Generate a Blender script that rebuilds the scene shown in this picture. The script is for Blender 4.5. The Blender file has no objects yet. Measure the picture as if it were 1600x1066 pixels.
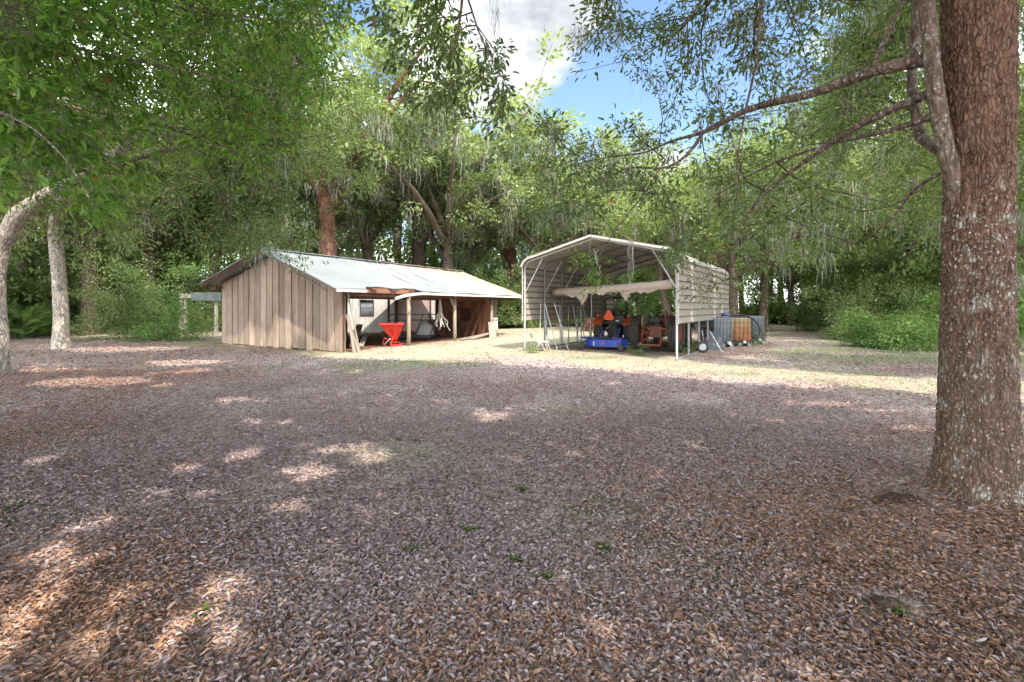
import bpy, math, random
import numpy as np
from mathutils import Vector, Matrix, noise as mnoise

random.seed(7)
rng = np.random.default_rng(11)
scene = bpy.context.scene
col = scene.collection
R = math.radians
EYE, FPX, HX, HY = 1.5, 711.0, 800.0, 480.0

def at(px, py, Y):
    """a point of the place at distance Y, from where it shows in the photograph"""
    return Vector(((px - HX) * Y / FPX, Y, EYE + (HY - py) * Y / FPX))
def gnd(px, py):
    Y = FPX * EYE / (py - HY)
    return Vector(((px - HX) * Y / FPX, Y, 0.0))

# ------------------------------------------------------------------ tagging
def tag(o, label=None, cat=None, group=None, kind=None):
    if label: o['label'] = label
    if cat: o['category'] = cat
    if group: o['group'] = group
    if kind: o['kind'] = kind
    return o
ORIGIN = {}
def thing(name, loc, label, cat, group=None):
    o = bpy.data.objects.new(name, None); col.objects.link(o)
    o.location = loc; o.empty_display_size = 0.2
    ORIGIN[o.name] = Vector(loc)
    return tag(o, label, cat, group)
def origin_of(p):
    return ORIGIN.get(p.name, Vector((0, 0, 0))) if p else Vector((0, 0, 0))
def link(name, me, mat, parent=None, smooth=False):
    o = bpy.data.objects.new(name, me); col.objects.link(o)
    if mat: me.materials.append(mat)
    if parent: o.parent = parent; ORIGIN[o.name] = origin_of(parent)
    if smooth: me.polygons.foreach_set('use_smooth', [True] * len(me.polygons))
    return o

# ------------------------------------------------------------------ mesh builder (world coordinates in, local out)
class MB:
    def __init__(s): s.v = []; s.f = []
    def add(s, vs, fs):
        b = len(s.v); s.v += [Vector(v) for v in vs]; s.f += [tuple(b + i for i in f) for f in fs]; return s
    def box(s, c, size, ax=(1, 0, 0), ay=(0, 1, 0), az=(0, 0, 1)):
        c = Vector(c); ax, ay, az = Vector(ax), Vector(ay), Vector(az)
        vs = [c + ax * (i * size[0] / 2) + ay * (j * size[1] / 2) + az * (k * size[2] / 2)
              for i in (-1, 1) for j in (-1, 1) for k in (-1, 1)]
        return s.add(vs, [(0, 1, 3, 2), (4, 6, 7, 5), (0, 4, 5, 1), (2, 3, 7, 6), (0, 2, 6, 4), (1, 5, 7, 3)])
    def beam(s, a, b, w, h, up=(0, 0, 1)):
        a, b = Vector(a), Vector(b); d = (b - a); L = d.length; d.normalize()
        side = d.cross(Vector(up))
        if side.length < 1e-4: side = d.cross(Vector((1, 0, 0)))
        side.normalize(); u = side.cross(d).normalized()
        return s.box((a + b) / 2, (L, w, h), d, side, u)
    def tube(s, pts, rad, n=8, cap=True, squash=1.0):
        pts = [Vector(p) for p in pts]
        if not hasattr(rad, '__len__'): rad = [rad] * len(pts)
        b = len(s.v); m = len(pts)
        t0 = (pts[1] - pts[0]).normalized()
        ref = Vector((0, 0, 1)) if abs(t0.z) < .9 else Vector((1, 0, 0))
        e1 = t0.cross(ref).normalized()
        for i, p in enumerate(pts):
            t = (pts[min(i + 1, m - 1)] - pts[max(i - 1, 0)])
            if t.length < 1e-9: t = t0.copy()
            t.normalize()
            e1 = (e1 - t * e1.dot(t))
            if e1.length < 1e-6: e1 = t.orthogonal()
            e1.normalize(); e2 = t.cross(e1)
            for k in range(n):
                a = 2 * math.pi * k / n
                s.v.append(p + (e1 * math.cos(a) + e2 * math.sin(a) * squash) * rad[i])
        for i in range(m - 1):
            for k in range(n):
                s.f.append((b + i * n + k, b + i * n + (k + 1) % n, b + (i + 1) * n + (k + 1) % n, b + (i + 1) * n + k))
        if cap:
            s.f.append(tuple(b + k for k in range(n))[::-1]); s.f.append(tuple(b + (m - 1) * n + k for k in range(n)))
        return s
    def lathe(s, c, axis, prof, n=24, arc=None):
        """prof: (distance along axis, radius)"""
        c = Vector(c); axis = Vector(axis).normalized(); e1 = axis.orthogonal().normalized(); e2 = axis.cross(e1)
        b = len(s.v); m = len(prof)
        for (z, r) in prof:
            for k in range(n):
                a = 2 * math.pi * k / n
                s.v.append(c + axis * z + (e1 * math.cos(a) + e2 * math.sin(a)) * r)
        for i in range(m - 1):
            for k in range(n):
                s.f.append((b + i * n + k, b + i * n + (k + 1) % n, b + (i + 1) * n + (k + 1) % n, b + (i + 1) * n + k))
        s.f.append(tuple(b + k for k in range(n))[::-1]); s.f.append(tuple(b + (m - 1) * n + k for k in range(n)))
        return s
    def prism(s, poly, off):
        poly = [Vector(p) for p in poly]; off = Vector(off); n = len(poly)
        return s.add(poly + [p + off for p in poly],
                     [tuple(range(n))[::-1], tuple(range(n, 2 * n))] + [(i, (i + 1) % n, n + (i + 1) % n, n + i) for i in range(n)])
    def build(s, name, mat, parent=None, label=None, smooth=False, bevel=0):
        o0 = origin_of(parent)
        me = bpy.data.meshes.new(name)
        me.from_pydata([tuple(v - o0) for v in s.v], [], s.f); me.update()
        o = link(name, me, mat, parent, smooth)
        if label: o['label'] = label
        if bevel:
            m = o.modifiers.new('bevel', 'BEVEL'); m.width = bevel; m.segments = 2; m.limit_method = 'ANGLE'
        return o

def np_mesh(name, V, F, rnd=None):
    """V (n,3) float, F (m,k) int all the same size, rnd per face"""
    me = bpy.data.meshes.new(name)
    k = F.shape[1]
    me.vertices.add(len(V)); me.vertices.foreach_set('co', np.ascontiguousarray(V, dtype=np.float32).ravel())
    me.loops.add(F.size); me.loops.foreach_set('vertex_index', np.ascontiguousarray(F, dtype=np.int32).ravel())
    me.polygons.add(len(F)); me.polygons.foreach_set('loop_start', np.arange(0, F.size, k, dtype=np.int32))
    if rnd is not None:
        a = me.attributes.new('rnd', 'FLOAT', 'FACE'); a.data.foreach_set('value', rnd.astype(np.float32))
    me.update(calc_edges=True)
    return me

def norm(a): return a / np.maximum(np.linalg.norm(a, axis=1, keepdims=True), 1e-9)

def leaf_arrays(pos, axis, nrm, L, W, rnd, kind='oval', fold=.25, droop=.15):
    """each leaf a small folded blade: 'oval' two quads, 'kite' one quad"""
    n = len(pos); axis = norm(axis); side = norm(np.cross(axis, nrm)); up = np.cross(side, axis)
    L = np.broadcast_to(L, n)[:, None]; W = np.broadcast_to(W, n)[:, None]
    B = pos; T = pos + axis * L - up * L * droop
    if kind == 'kite':
        l = pos + axis * L * .5 - side * W * .5; r = pos + axis * L * .5 + side * W * .5
        V = np.stack([B, r, T, l], 1).reshape(-1, 3)
        F = (np.arange(n)[:, None] * 4 + np.arange(4)[None]); return V, F, rnd
    f = up * W * fold
    l1 = pos + axis * L * .28 - side * W * .42 + f; l2 = pos + axis * L * .68 - side * W * .46 + f - up * L * droop * .4
    r1 = pos + axis * L * .28 + side * W * .42 + f; r2 = pos + axis * L * .68 + side * W * .46 + f - up * L * droop * .4
    V = np.stack([B, r1, r2, T, l2, l1], 1).reshape(-1, 3)
    i = np.arange(n)[:, None] * 6
    F = np.concatenate([i + np.array([[0, 1, 2, 3]]), i + np.array([[0, 3, 4, 5]])], 1).reshape(-1, 4)
    return V, F, np.repeat(rnd, 2)

def cat_arrays(lst):
    Vs, Fs, Rs, b = [], [], [], 0
    for V, F, r in lst:
        Vs.append(V); Fs.append(F + b); Rs.append(r); b += len(V)
    return np.concatenate(Vs), np.concatenate(Fs), np.concatenate(Rs)

# ------------------------------------------------------------------ materials
def new_mat(name):
    m = bpy.data.materials.new(name); m.use_nodes = True; nt = m.node_tree; nt.nodes.clear()
    out = nt.nodes.new('ShaderNodeOutputMaterial'); return m, nt, out
def N(nt, typ, **kw):
    n = nt.nodes.new(typ)
    for k, v in kw.items():
        if k in n.inputs.keys() if isinstance(k, str) else False: n.inputs[k].default_value = v
        else: setattr(n, k, v)
    return n
def ramp(nt, stops, fac=None, interp='LINEAR'):
    r = nt.nodes.new('ShaderNodeValToRGB'); e = r.color_ramp.elements; r.color_ramp.interpolation = interp
    while len(e) > 1: e.remove(e[-1])
    e[0].position = stops[0][0]; e[0].color = (*stops[0][1], 1)
    for p, c in stops[1:]:
        x = e.new(p); x.color = (*c, 1)
    if fac is not None: nt.links.new(fac, r.inputs[0])
    return r.outputs[0]
def gray(*ps): return [(p, (v, v, v)) for p, v in ps]
def coords(nt, scale=(1, 1, 1), kind='Object', rot=(0, 0, 0)):
    tc = nt.nodes.new('ShaderNodeTexCoord'); mp = nt.nodes.new('ShaderNodeMapping')
    mp.inputs['Scale'].default_value = scale; mp.inputs['Rotation'].default_value = rot
    nt.links.new(tc.outputs[kind], mp.inputs[0]); return mp.outputs[0]
def noise(nt, vec, scale=5, detail=6, rough=.6, dist=0):
    n = nt.nodes.new('ShaderNodeTexNoise'); nt.links.new(vec, n.inputs['Vector'])
    n.inputs['Scale'].default_value = scale; n.inputs['Detail'].default_value = detail
    n.inputs['Roughness'].default_value = rough; n.inputs['Distortion'].default_value = dist
    return n.outputs['Fac']
def voro(nt, vec, scale=5, feature='F1', out='Distance', rand=1):
    n = nt.nodes.new('ShaderNodeTexVoronoi'); n.feature = feature; nt.links.new(vec, n.inputs['Vector'])
    n.inputs['Scale'].default_value = scale; n.inputs['Randomness'].default_value = rand
    return n.outputs[out]
def mix(nt, fac, a, b, mode='MIX'):
    m = nt.nodes.new('ShaderNodeMix'); m.data_type = 'RGBA'; m.blend_type = mode
    for s, v in ((m.inputs[0], fac), (m.inputs[6], a), (m.inputs[7], b)):
        if isinstance(v, (int, float)): s.default_value = v
        elif isinstance(v, tuple): s.default_value = (*v, 1)
        else: nt.links.new(v, s)
    return m.outputs[2]
def math_(nt, op, a, b=0.0, clamp=False):
    m = nt.nodes.new('ShaderNodeMath'); m.operation = op; m.use_clamp = clamp
    for s, v in ((m.inputs[0], a), (m.inputs[1], b)):
        if isinstance(v, (int, float)): s.default_value = v
        else: nt.links.new(v, s)
    return m.outputs[0]
def bump(nt, h, strength=.4, dist=.02):
    b = nt.nodes.new('ShaderNodeBump'); b.inputs['Strength'].default_value = strength; b.inputs['Distance'].default_value = dist
    nt.links.new(h, b.inputs['Height']); return b.outputs[0]
def principled(nt, out, color, rough=.7, metal=0, normal=None, spec=.5):
    p = nt.nodes.new('ShaderNodeBsdfPrincipled')
    for s, v in ((p.inputs['Base Color'], color), (p.inputs['Roughness'], rough), (p.inputs['Metallic'], metal), (p.inputs['Specular IOR Level'], spec)):
        if isinstance(v, (int, float)): s.default_value = v
        elif isinstance(v, tuple): s.default_value = (*v, 1)
        else: nt.links.new(v, s)
    if normal is not None: nt.links.new(normal, p.inputs['Normal'])
    nt.links.new(p.outputs[0], out.inputs[0]); return p

def m_simple(name, stops, scale=6, rough=.7, metal=0, b=.2, stretch=(1, 1, 1), spec=.5, bscale=None, bdist=.01):
    m, nt, out = new_mat(name)
    v = coords(nt, stretch); f = noise(nt, v, scale, 7, .65)
    c = ramp(nt, stops, f)
    nb = bump(nt, noise(nt, v, bscale or scale * 4, 5, .6), b, bdist) if b else None
    principled(nt, out, c, rough, metal, nb, spec); return m
def m_leaf(name, stops, trans=.35, rough=.5, tcol=None, spec=.4):
    m, nt, out = new_mat(name)
    a = nt.nodes.new('ShaderNodeAttribute'); a.attribute_name = 'rnd'
    c = ramp(nt, stops, a.outputs['Fac'])
    p = principled(nt, out, c, rough, 0, None, spec)
    if trans:
        t = nt.nodes.new('ShaderNodeBsdfTranslucent')
        c2 = mix(nt, 1.0, c, tcol or (1.25, 1.35, .6), 'MULTIPLY')
        nt.links.new(c2, t.inputs[0])
        ms = nt.nodes.new('ShaderNodeMixShader'); ms.inputs[0].default_value = trans
        nt.links.new(p.outputs[0], ms.inputs[1]); nt.links.new(t.outputs[0], ms.inputs[2]); nt.links.new(ms.outputs[0], out.inputs[0])
    return m
def m_bark(name, dark, mid, lichen, amount=.5, scale=14, vs=.28, b=1.0, ztop=None):
    """furrowed plates standing in vertical rows, with pale lichen spots of their own shape"""
    m, nt, out = new_mat(name)
    v = coords(nt, (1, 1, vs)); vw = coords(nt, (1, 1, 1))
    nz = noise(nt, vw, 3, 4, .6)
    vv = nt.nodes.new('ShaderNodeVectorMath'); vv.operation = 'ADD'
    sc = nt.nodes.new('ShaderNodeVectorMath'); sc.operation = 'SCALE'; sc.inputs['Scale'].default_value = .06
    nc = nt.nodes.new('ShaderNodeTexNoise'); nc.inputs['Scale'].default_value = 6; nt.links.new(vw, nc.inputs['Vector'])
    nt.links.new(nc.outputs['Color'], sc.inputs[0]); nt.links.new(v, vv.inputs[0]); nt.links.new(sc.outputs[0], vv.inputs[1])
    cell = voro(nt, vv.outputs[0], scale, 'DISTANCE_TO_EDGE'); cr = voro(nt, vv.outputs[0], scale, 'F1', 'Color')
    plate = ramp(nt, gray((0, 0), (.05, .08), (.2, .8), (.5, 1)), cell)
    fine = noise(nt, vw, 60, 5, .7)
    base = mix(nt, plate, dark, mid)
    sep = nt.nodes.new('ShaderNodeSeparateColor'); nt.links.new(cr, sep.inputs[0])
    base = mix(nt, math_(nt, 'MULTIPLY', sep.outputs[0], .55), base, tuple(min(1, c * 1.7) for c in mid))
    base = mix(nt, .5, base, ramp(nt, gray((.3, .55), (.7, 1.35)), fine), 'MULTIPLY')
    big = noise(nt, vw, 1.6, 4, .6); spots = voro(nt, vw, 34, 'F1')
    lm = math_(nt, 'MULTIPLY', ramp(nt, gray((.22, 1), (.36, 0)), spots), ramp(nt, gray((.5 - amount * .3, 0), (.68 - amount * .25, 1)), big))
    lm2 = math_(nt, 'MULTIPLY', ramp(nt, gray((.53, 0), (.60, 1)), noise(nt, vw, 9, 6, .75)), ramp(nt, gray((.62 - amount * .2, 0), (.72 - amount * .2, 1)), noise(nt, vw, 2.2, 2, .5)))
    lm = math_(nt, 'MULTIPLY', math_(nt, 'MAXIMUM', lm, lm2), math_(nt, 'ADD', plate, .15, True), True)
    if ztop:
        tz = nt.nodes.new('ShaderNodeTexCoord'); sz = nt.nodes.new('ShaderNodeSeparateXYZ'); nt.links.new(tz.outputs['Object'], sz.inputs[0])
        zz = math_(nt, 'ADD', sz.outputs[2], math_(nt, 'MULTIPLY', math_(nt, 'SUBTRACT', big, .5), 1.6))
        lm = math_(nt, 'MULTIPLY', lm, ramp(nt, gray((0, 1), (.5, .45), (.72, 1), (.9, 1), (1, .12)), math_(nt, 'DIVIDE', zz, ztop)))
        base = mix(nt, ramp(nt, gray((.3, .45), (1, 0)), math_(nt, 'DIVIDE', zz, ztop)), base, (.15, .112, .085))
    c = mix(nt, lm, base, lichen)
    h = math_(nt, 'ADD', math_(nt, 'MULTIPLY', plate, 1.0), math_(nt, 'MULTIPLY', fine, .35))
    principled(nt, out, c, .85, 0, bump(nt, h, b, .02), .25); return m

M = {}
M['leaf_near'] = m_leaf('near oak leaves', [(0, (.07, .14, .032)), (.45, (.13, .24, .05)), (.85, (.21, .33, .085)), (.985, (.20, .32, .07)), (.99, (.40, .13, .045)), (1, (.30, .09, .035))], .55, .42, (1.3, 1.45, .5))
M['leaf_oak'] = m_leaf('oak leaves', [(0, (.06, .09, .03)), (.5, (.105, .155, .05)), (.9, (.155, .21, .075)), (.985, (.18, .23, .09)), (.992, (.22, .11, .05)), (1, (.2, .09, .04))], .4, .45)
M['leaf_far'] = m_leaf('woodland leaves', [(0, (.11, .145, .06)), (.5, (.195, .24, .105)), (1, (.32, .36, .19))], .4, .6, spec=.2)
M['leaf_bright'] = m_leaf('shrub leaves', [(0, (.09, .155, .055)), (.5, (.17, .275, .09)), (1, (.29, .39, .16))], .45, .5, spec=.3)
M['moss'] = m_leaf('grey hanging moss', [(0, (.20, .19, .16)), (.5, (.34, .34, .29)), (1, (.50, .49, .44))], .3, .9, (1, 1, .95), spec=.1)
M['litter'] = m_leaf('fallen oak leaves', [(0, (.10, .045, .028)), (.15, (.23, .12, .08)), (.35, (.32, .175, .11)), (.55, (.37, .225, .155)), (.75, (.44, .27, .17)), (.9, (.50, .35, .25)), (1, (.58, .46, .38))], .1, .55, (1.2, .9, .6), spec=.45)
M['litter_grey'] = m_leaf('weathered leaves toned grey-mauve for shade', [(0, (.14, .10, .10)), (.2, (.27, .205, .205)), (.5, (.36, .285, .285)), (.8, (.45, .365, .37)), (.97, (.53, .45, .455)), (1, (.64, .57, .57))], .1, .55, (1.1, .95, .8), spec=.45)
M['grass'] = m_leaf('grass blades', [(0, (.05, .09, .02)), (.6, (.10, .16, .04)), (.8, (.22, .24, .09)), (1, (.45, .40, .22))], .3, .6, spec=.2)
M['straw'] = m_leaf('dry lawn blades', [(0, (.13, .17, .07)), (.35, (.25, .25, .14)), (.7, (.42, .37, .26)), (1, (.56, .51, .39))], .2, .7, spec=.2)
M['bark_big'] = m_bark('furrowed oak bark', (.035, .018, .012), (.20, .112, .072), (.52, .53, .46), .85, 44, .28, .8, 2.5)
M['bark'] = m_bark('grey oak bark', (.05, .035, .026), (.17, .12, .09), (.42, .43, .38), .6, 20, .3, .8)
M['bark_pale'] = m_bark('pale oak bark', (.10, .085, .07), (.32, .28, .23), (.60, .60, .54), .8, 20, .3, .6)
M['bark_red'] = m_bark('reddish oak bark', (.09, .04, .025), (.26, .13, .085), (.42, .38, .33), .3, 12, .3, .7)
M['twig'] = m_simple('twig bark', [(.3, (.045, .033, .026)), (.6, (.10, .078, .06)), (.85, (.20, .19, .165))], 22, .85, 0, .5, (1, 1, .4), .2)
SUN_STRENGTH, SKY_STRENGTH, EXPOSURE = 2.7, .11, 1.75; FILL_CLOUDS = 20.0
CLOUD_OFF = (0, 0, 0)
# ------------------------------------------------------------------ the sun and what it must reach
SUN_EL = R(53)
_az = Vector((.55, -.835)).normalized()
SUN = Vector((_az.x * math.cos(SUN_EL), _az.y * math.cos(SUN_EL), math.sin(SUN_EL)))   # towards the sun
SX, SY = SUN.x / SUN.z, SUN.y / SUN.z
# shed frame
BC = Vector((-5.6, 15.0, 0)); BU = Vector((.5, .8660, 0)); BV = Vector((-.8660, .5, 0))
def bp(t, v, z=0): return BC + BU * t + BV * v + Vector((0, 0, z))
# carport frame
KR = Vector((4.63, 12.8, 0)); KW = Vector((-.8235, .5673, 0)); KD = Vector((.5673, .8235, 0))
def kp(w, d, z=0): return KR + KW * w + KD * d + Vector((0, 0, z))

def vnoise(x, y, s=1.0, seed=0):
    """cheap smooth 2-d value noise 0..1 (numpy)"""
    x = x * s + seed * 17.3; y = y * s - seed * 9.1
    xi = np.floor(x).astype(np.int64); yi = np.floor(y).astype(np.int64); fx = x - xi; fy = y - yi
    fx = fx * fx * (3 - 2 * fx); fy = fy * fy * (3 - 2 * fy)
    def h(a, b):
        n = (a * 374761393 + b * 668265263 + seed * 974711) & 0xffffffff
        n = ((n ^ (n >> 13)) * 1274126177) & 0xffffffff
        return ((n ^ (n >> 16)) & 0xffff) / 65535.0
    return (h(xi, yi) * (1 - fx) + h(xi + 1, yi) * fx) * (1 - fy) + (h(xi, yi + 1) * (1 - fx) + h(xi + 1, yi + 1) * fx) * fy

# near edge of the open sunny lawn, Y over X, and its far edge at the right
EX = np.array([-30, -7.2, -6, -2.5, -1, 1.5, 2.2, 3.3, 4.8, 6.0, 7.6, 14])
EY = np.array([99, 99, 13.5, 12.6, 12.0, 11.6, 11.2, 9.9, 8.7, 8.1, 7.5, 6.0])
FX = np.array([-30, 3.5, 5, 6.2, 7.5, 9, 14]); FY = np.array([60, 60, 12.3, 11.4, 10.2, 9.2, 8.0])
PATCH = [(150, 597, 95, 8), (290, 582, 50, 5), (90, 578, 60, 4), (370, 624, 32, 6), (250, 604, 22, 5), (440, 660, 22, 5), (362, 712, 42, 12), (295, 735, 20, 7),
         (505, 706, 48, 9), (590, 712, 34, 11), (495, 733, 52, 11), (262, 777, 50, 12), (340, 772, 26, 8), (770, 651, 38, 9), (920, 715, 17, 6),
         (65, 880, 75, 20), (150, 885, 40, 14), (110, 935, 90, 24), (60, 1010, 120, 60), (230, 990, 110, 40), (300, 940, 60, 22), (330, 1010, 60, 50), (170, 1030, 90, 40), (20, 950, 60, 40), (250, 930, 50, 16), (355, 955, 30, 12), (560, 700, 40, 8), (840, 690, 20, 5), (380, 660, 30, 5), (1250, 660, 40, 4), (1480, 640, 40, 5), (130, 830, 40, 8), (960, 600, 30, 3), (620, 655, 22, 4),
         (535, 880, 20, 12), (1415, 674, 62, 6), (1280, 634, 60, 5), (1380, 645, 60, 4), (55, 725, 30, 9), (450, 790, 26, 14), (700, 630, 22, 4), (210, 545, 90, 4),
         (560, 580, 16, 3), (250, 522, 110, 5), (1130, 650, 22, 4), (850, 622, 16, 3), (1180, 560, 40, 4), (290, 566, 70, 4), (470, 750, 30, 8), (520, 620, 20, 3)]
PG = []
for px, py, rx, ry in PATCH:
    a, b, c = gnd(px, py), gnd(px + rx, py), gnd(px, py + ry); d = gnd(px, max(py - ry, 484))
    PG.append((a.x, a.y, abs(b.x - a.x), max(.5 * abs(c.y - d.y), .1)))
def ground_lit(gx, gy, patches=True, soft=.25):
    wob = (vnoise(gx, gy, .8, 3) - .5) * .9 + (vnoise(gx, gy, 3., 4) - .5) * .45
    lit = (gy + wob > np.interp(gx, EX, EY)) & (gy + wob < np.interp(gx, FX, FY))
    lit |= (gx > -7) & (gx < 4) & (gy + wob > np.interp(gx, EX, EY)) & (gy < 40)
    if patches:
        for x, y, rx, ry in PG:
            r2 = ((gx - x) / rx) ** 2 + ((gy - y) / ry) ** 2
            lit |= r2 + (vnoise(gx, gy, 2.2, 6) - .5) * 1.1 + (vnoise(gx, gy, 8, 8) - .5) * .5 < 1.1
    return lit
def blocks_sun(P):
    """True for leaf points that would shade what lies in full sun"""
    x, y, z = P[:, 0], P[:, 1], P[:, 2]
    bad0 = ground_lit(x - SX * z, y - SY * z)
    bad = np.zeros(len(x), bool)
    def local(o, a, b, x, y):
        dx, dy = x - o.x, y - o.y; return dx * a.x + dy * a.y, dx * b.x + dy * b.y
    # shed roof, about 2.9 m up
    t, v = local(BC, BU, BV, x - SX * (z - 2.9), y - SY * (z - 2.9))
    bad |= (z > 2.9) & (t > .1) & (t < 13) & (v > -1) & (v < 6.5)
    bad |= (z > 2.9) & (t > -.9) & (t < .1) & (v > -1) & (v < 2.6)
    # gable wall (t=0): lit teeth near the ground
    t0, v0 = local(BC, BU, BV, x, y); st = SX * BU.x + SY * BU.y; sv = SX * BV.x + SY * BV.y
    k = t0 / st; hv = v0 - sv * k; hz = z - k
    lim = np.where(hv < 1.9, 1.55 - .85 * hv, np.where(hv > 2.6, np.minimum(1.2 - .42 * abs(hv - 5.2) - .25 * (hv > 5.8), 1.2), -1))
    lim = lim + (vnoise(hv, hv * 0, 3.2, 5) - .5) * .7
    bad |= (k > 0) & (hv > -.3) & (hv < 7.2) & (hz > -.2) & (hz < lim)
    # carport: roof clear, side wall clear only in upright streaks
    w, d = local(KR, KW, KD, x - SX * (z - 3.3), y - SY * (z - 3.3))
    bad |= (z > 3.4) & (w > .2) & (w < 5.6) & (d > -.6) & (d < 8)
    w0, d0 = local(KR, KW, KD, x, y); sw = SX * KW.x + SY * KW.y; sd = SX * KD.x + SY * KD.y
    k = w0 / sw; hd = d0 - sd * k; hz = z - k
    streak = ((abs(hd - 1.7) < .36) | (abs(hd - .75) < .1) | (abs(hd - .2) < .14) | (abs(hd - 5.1) < .22) | (abs(hd - 6.6) < .2)) & (vnoise(hd, hz, 2.2, 9) > .3)
    wallhit = (k > 0) & (hz > .9) & (hz < 3.3) & (hd > -.1) & (hd < 8)
    bad |= wallhit & streak
    bad |= bad0 & ~wallhit
    for (c_, r_) in LIT_POINTS:
        rel = P - np.array(c_); along_ = rel @ np.array(tuple(SUN)); bad |= (along_ > 0) & (np.linalg.norm(rel - along_[:, None] * np.array(tuple(SUN))[None], axis=1) < r_)
    return bad
LIT_POINTS = [(tuple(at(*p)), .32) for p in ((4, 425, 10.1), (4, 395, 10.), (10, 365, 9.95), (24, 338, 9.9), (45, 318, 9.85), (66, 306, 9.8))] + [(tuple(at(96, 520, 16.4)), .2)]
def project(P):
    Y = np.maximum(P[:, 1], .05)
    return np.where(P[:, 1] > .05, HX + FPX * P[:, 0] / Y, -9999), np.where(P[:, 1] > .05, HY - FPX * (P[:, 2] - EYE) / Y, -9999)

# ------------------------------------------------------------------ wood
def resample(pts, rad, step):
    P = [Vector(pts[0])]; Rr = [rad[0]]
    for i in range(len(pts) - 1):
        a, b = Vector(pts[i]), Vector(pts[i + 1]); n = max(1, int((b - a).length / step))
        for k in range(1, n + 1):
            P.append(a.lerp(b, k / n)); Rr.append(rad[i] + (rad[i + 1] - rad[i]) * k / n)
    return P, Rr
def smooth_line(pts, rad, step=.25, it=2, jit=0):
    P, Rr = resample(pts, rad, step)
    for k in range(1, len(P) - 1):
        if jit: P[k] = P[k] + Vector((random.gauss(0, jit), random.gauss(0, jit), random.gauss(0, jit)))
    for _ in range(it):
        P = [P[0]] + [(P[i - 1] + P[i] * 2 + P[i + 1]) / 4 for i in range(1, len(P) - 1)] + [P[-1]]
    return P, Rr
def grow(limbs, pts, bf=.35, tip=.004, power=.5, sides=5, jit=.12, maxr=None, seg=.45):
    """twig points joined to the limbs by short balanced paths -> one MB of branches and the twig directions"""
    nodes = []; plen = []; lim_r = []
    for P, Rr in limbs:
        acc = 0
        for i, p in enumerate(P):
            if i: acc += (P[i] - P[i - 1]).length
            nodes.append(tuple(p)); plen.append(acc * .4); lim_r.append(Rr[i])
    n0 = len(nodes); n = len(pts)
    allp = np.array(nodes + [tuple(p) for p in pts]); par = -np.ones(n0 + n, int); pl = np.array(plen + [0] * n, float)
    best = np.full(n, 1e9); bj = np.zeros(n, int); pts = np.asarray(pts, float)
    for j in range(n0):
        dd = np.linalg.norm(pts - allp[j], axis=1) + bf * pl[j] + (.6 if pts.ndim else 0) * np.maximum(0, allp[j, 2] - pts[:, 2]) * .0
        m = dd < best; best[m] = dd[m]; bj[m] = j
    done = np.zeros(n, bool); order = []
    for _ in range(n):
        i = int(np.argmin(np.where(done, 1e9, best))); done[i] = True; g = n0 + i; par[g] = bj[i]; order.append(g)
        pl[g] = pl[bj[i]] + np.linalg.norm(allp[g] - allp[bj[i]])
        dd = np.linalg.norm(pts - allp[g], axis=1) + bf * pl[g]
        m = dd < best; best[m] = dd[m]; bj[m] = g
    cnt = np.ones(n0 + n)
    for g in reversed(order): cnt[par[g]] += cnt[g]
    kids = {}
    for g in order: kids.setdefault(int(par[g]), []).append(g)
    mb = MB()
    def rad(g): return tip * cnt[g] ** power
    starts = []
    for g in order:
        p = int(par[g])
        main = max(kids[p], key=lambda q: cnt[q]) if p >= n0 else None
        if p < n0 or g != main: starts.append((p, g))
    for p, g in starts:
        line = [Vector(allp[p]), Vector(allp[g])]; rr = [0, rad(g)]
        q = g
        while q in kids:
            q = max(kids[q], key=lambda z: cnt[z]); line.append(Vector(allp[q])); rr.append(rad(q))
        cap = (lim_r[p] * .75 if p < n0 else rad(p) * .9)
        rr = [min(r, cap) for r in rr]; rr[0] = rr[1] * 1.15; rr.append(tip * .5)
        e = (line[-1] - line[-2]).normalized() * .08; line.append(line[-1] + e)
        P, Rr = resample(line, rr, seg)
        for k in range(1, len(P) - 1): P[k] = P[k] + Vector((random.gauss(0, 1), random.gauss(0, 1), random.gauss(0, .8))) * jit * seg
        for _ in range(2): P = [P[0]] + [(P[i - 1] + P[i] * 2 + P[i + 1]) / 4 for i in range(1, len(P) - 1)] + [P[-1]]
        mb.tube(P, Rr, sides if rr[1] < .03 else 8, cap=False)
    dirs = norm(pts - allp[par[n0:]])
    return mb, dirs
def twig_leaves(pts, dirs, per, spread, L, W, kind='oval', up=.5, droop_all=.0, shell=False, flat=.6, face=.7):
    n = len(pts) * per
    c = np.repeat(np.asarray(pts, float), per, 0); d = np.repeat(dirs, per, 0)
    o = rng.normal(0, 1, (n, 3)); o = norm(o) * (rng.random((n, 1)) ** (1 / 3 if not shell else .15)) * spread
    o[:, 2] *= flat
    o = o + d * rng.uniform(-1.1, .9, (n, 1)) * spread * .7
    ax = norm(o) * .8 + d * .8 + rng.normal(0, .35, (n, 3)); ax[:, 2] -= droop_all
    nr = rng.normal(0, .6, (n, 3)); nr[:, 2] += up
    nr += np.array(tuple(SUN))[None] * face
    s = rng.uniform(.65, 1.25, n)
    return c + o, ax, norm(nr), s * L, s * W * rng.uniform(.8, 1.2, n), rng.random(n)
def leaves_obj(name, arr, mat, parent, kind='oval', keep=None, cull=None):
    pos, ax, nr, L, W, rd = arr
    if cull is not None:
        k = ~cull(pos); pos, ax, nr, L, W, rd = pos[k], ax[k], nr[k], L[k], W[k], rd[k]
    V, F, r = leaf_arrays(pos, ax, nr, L, W, rd, kind)
    o0 = np.array(tuple(origin_of(parent)))
    return link(name, np_mesh(name, V - o0, F, r), mat, parent)
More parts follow.
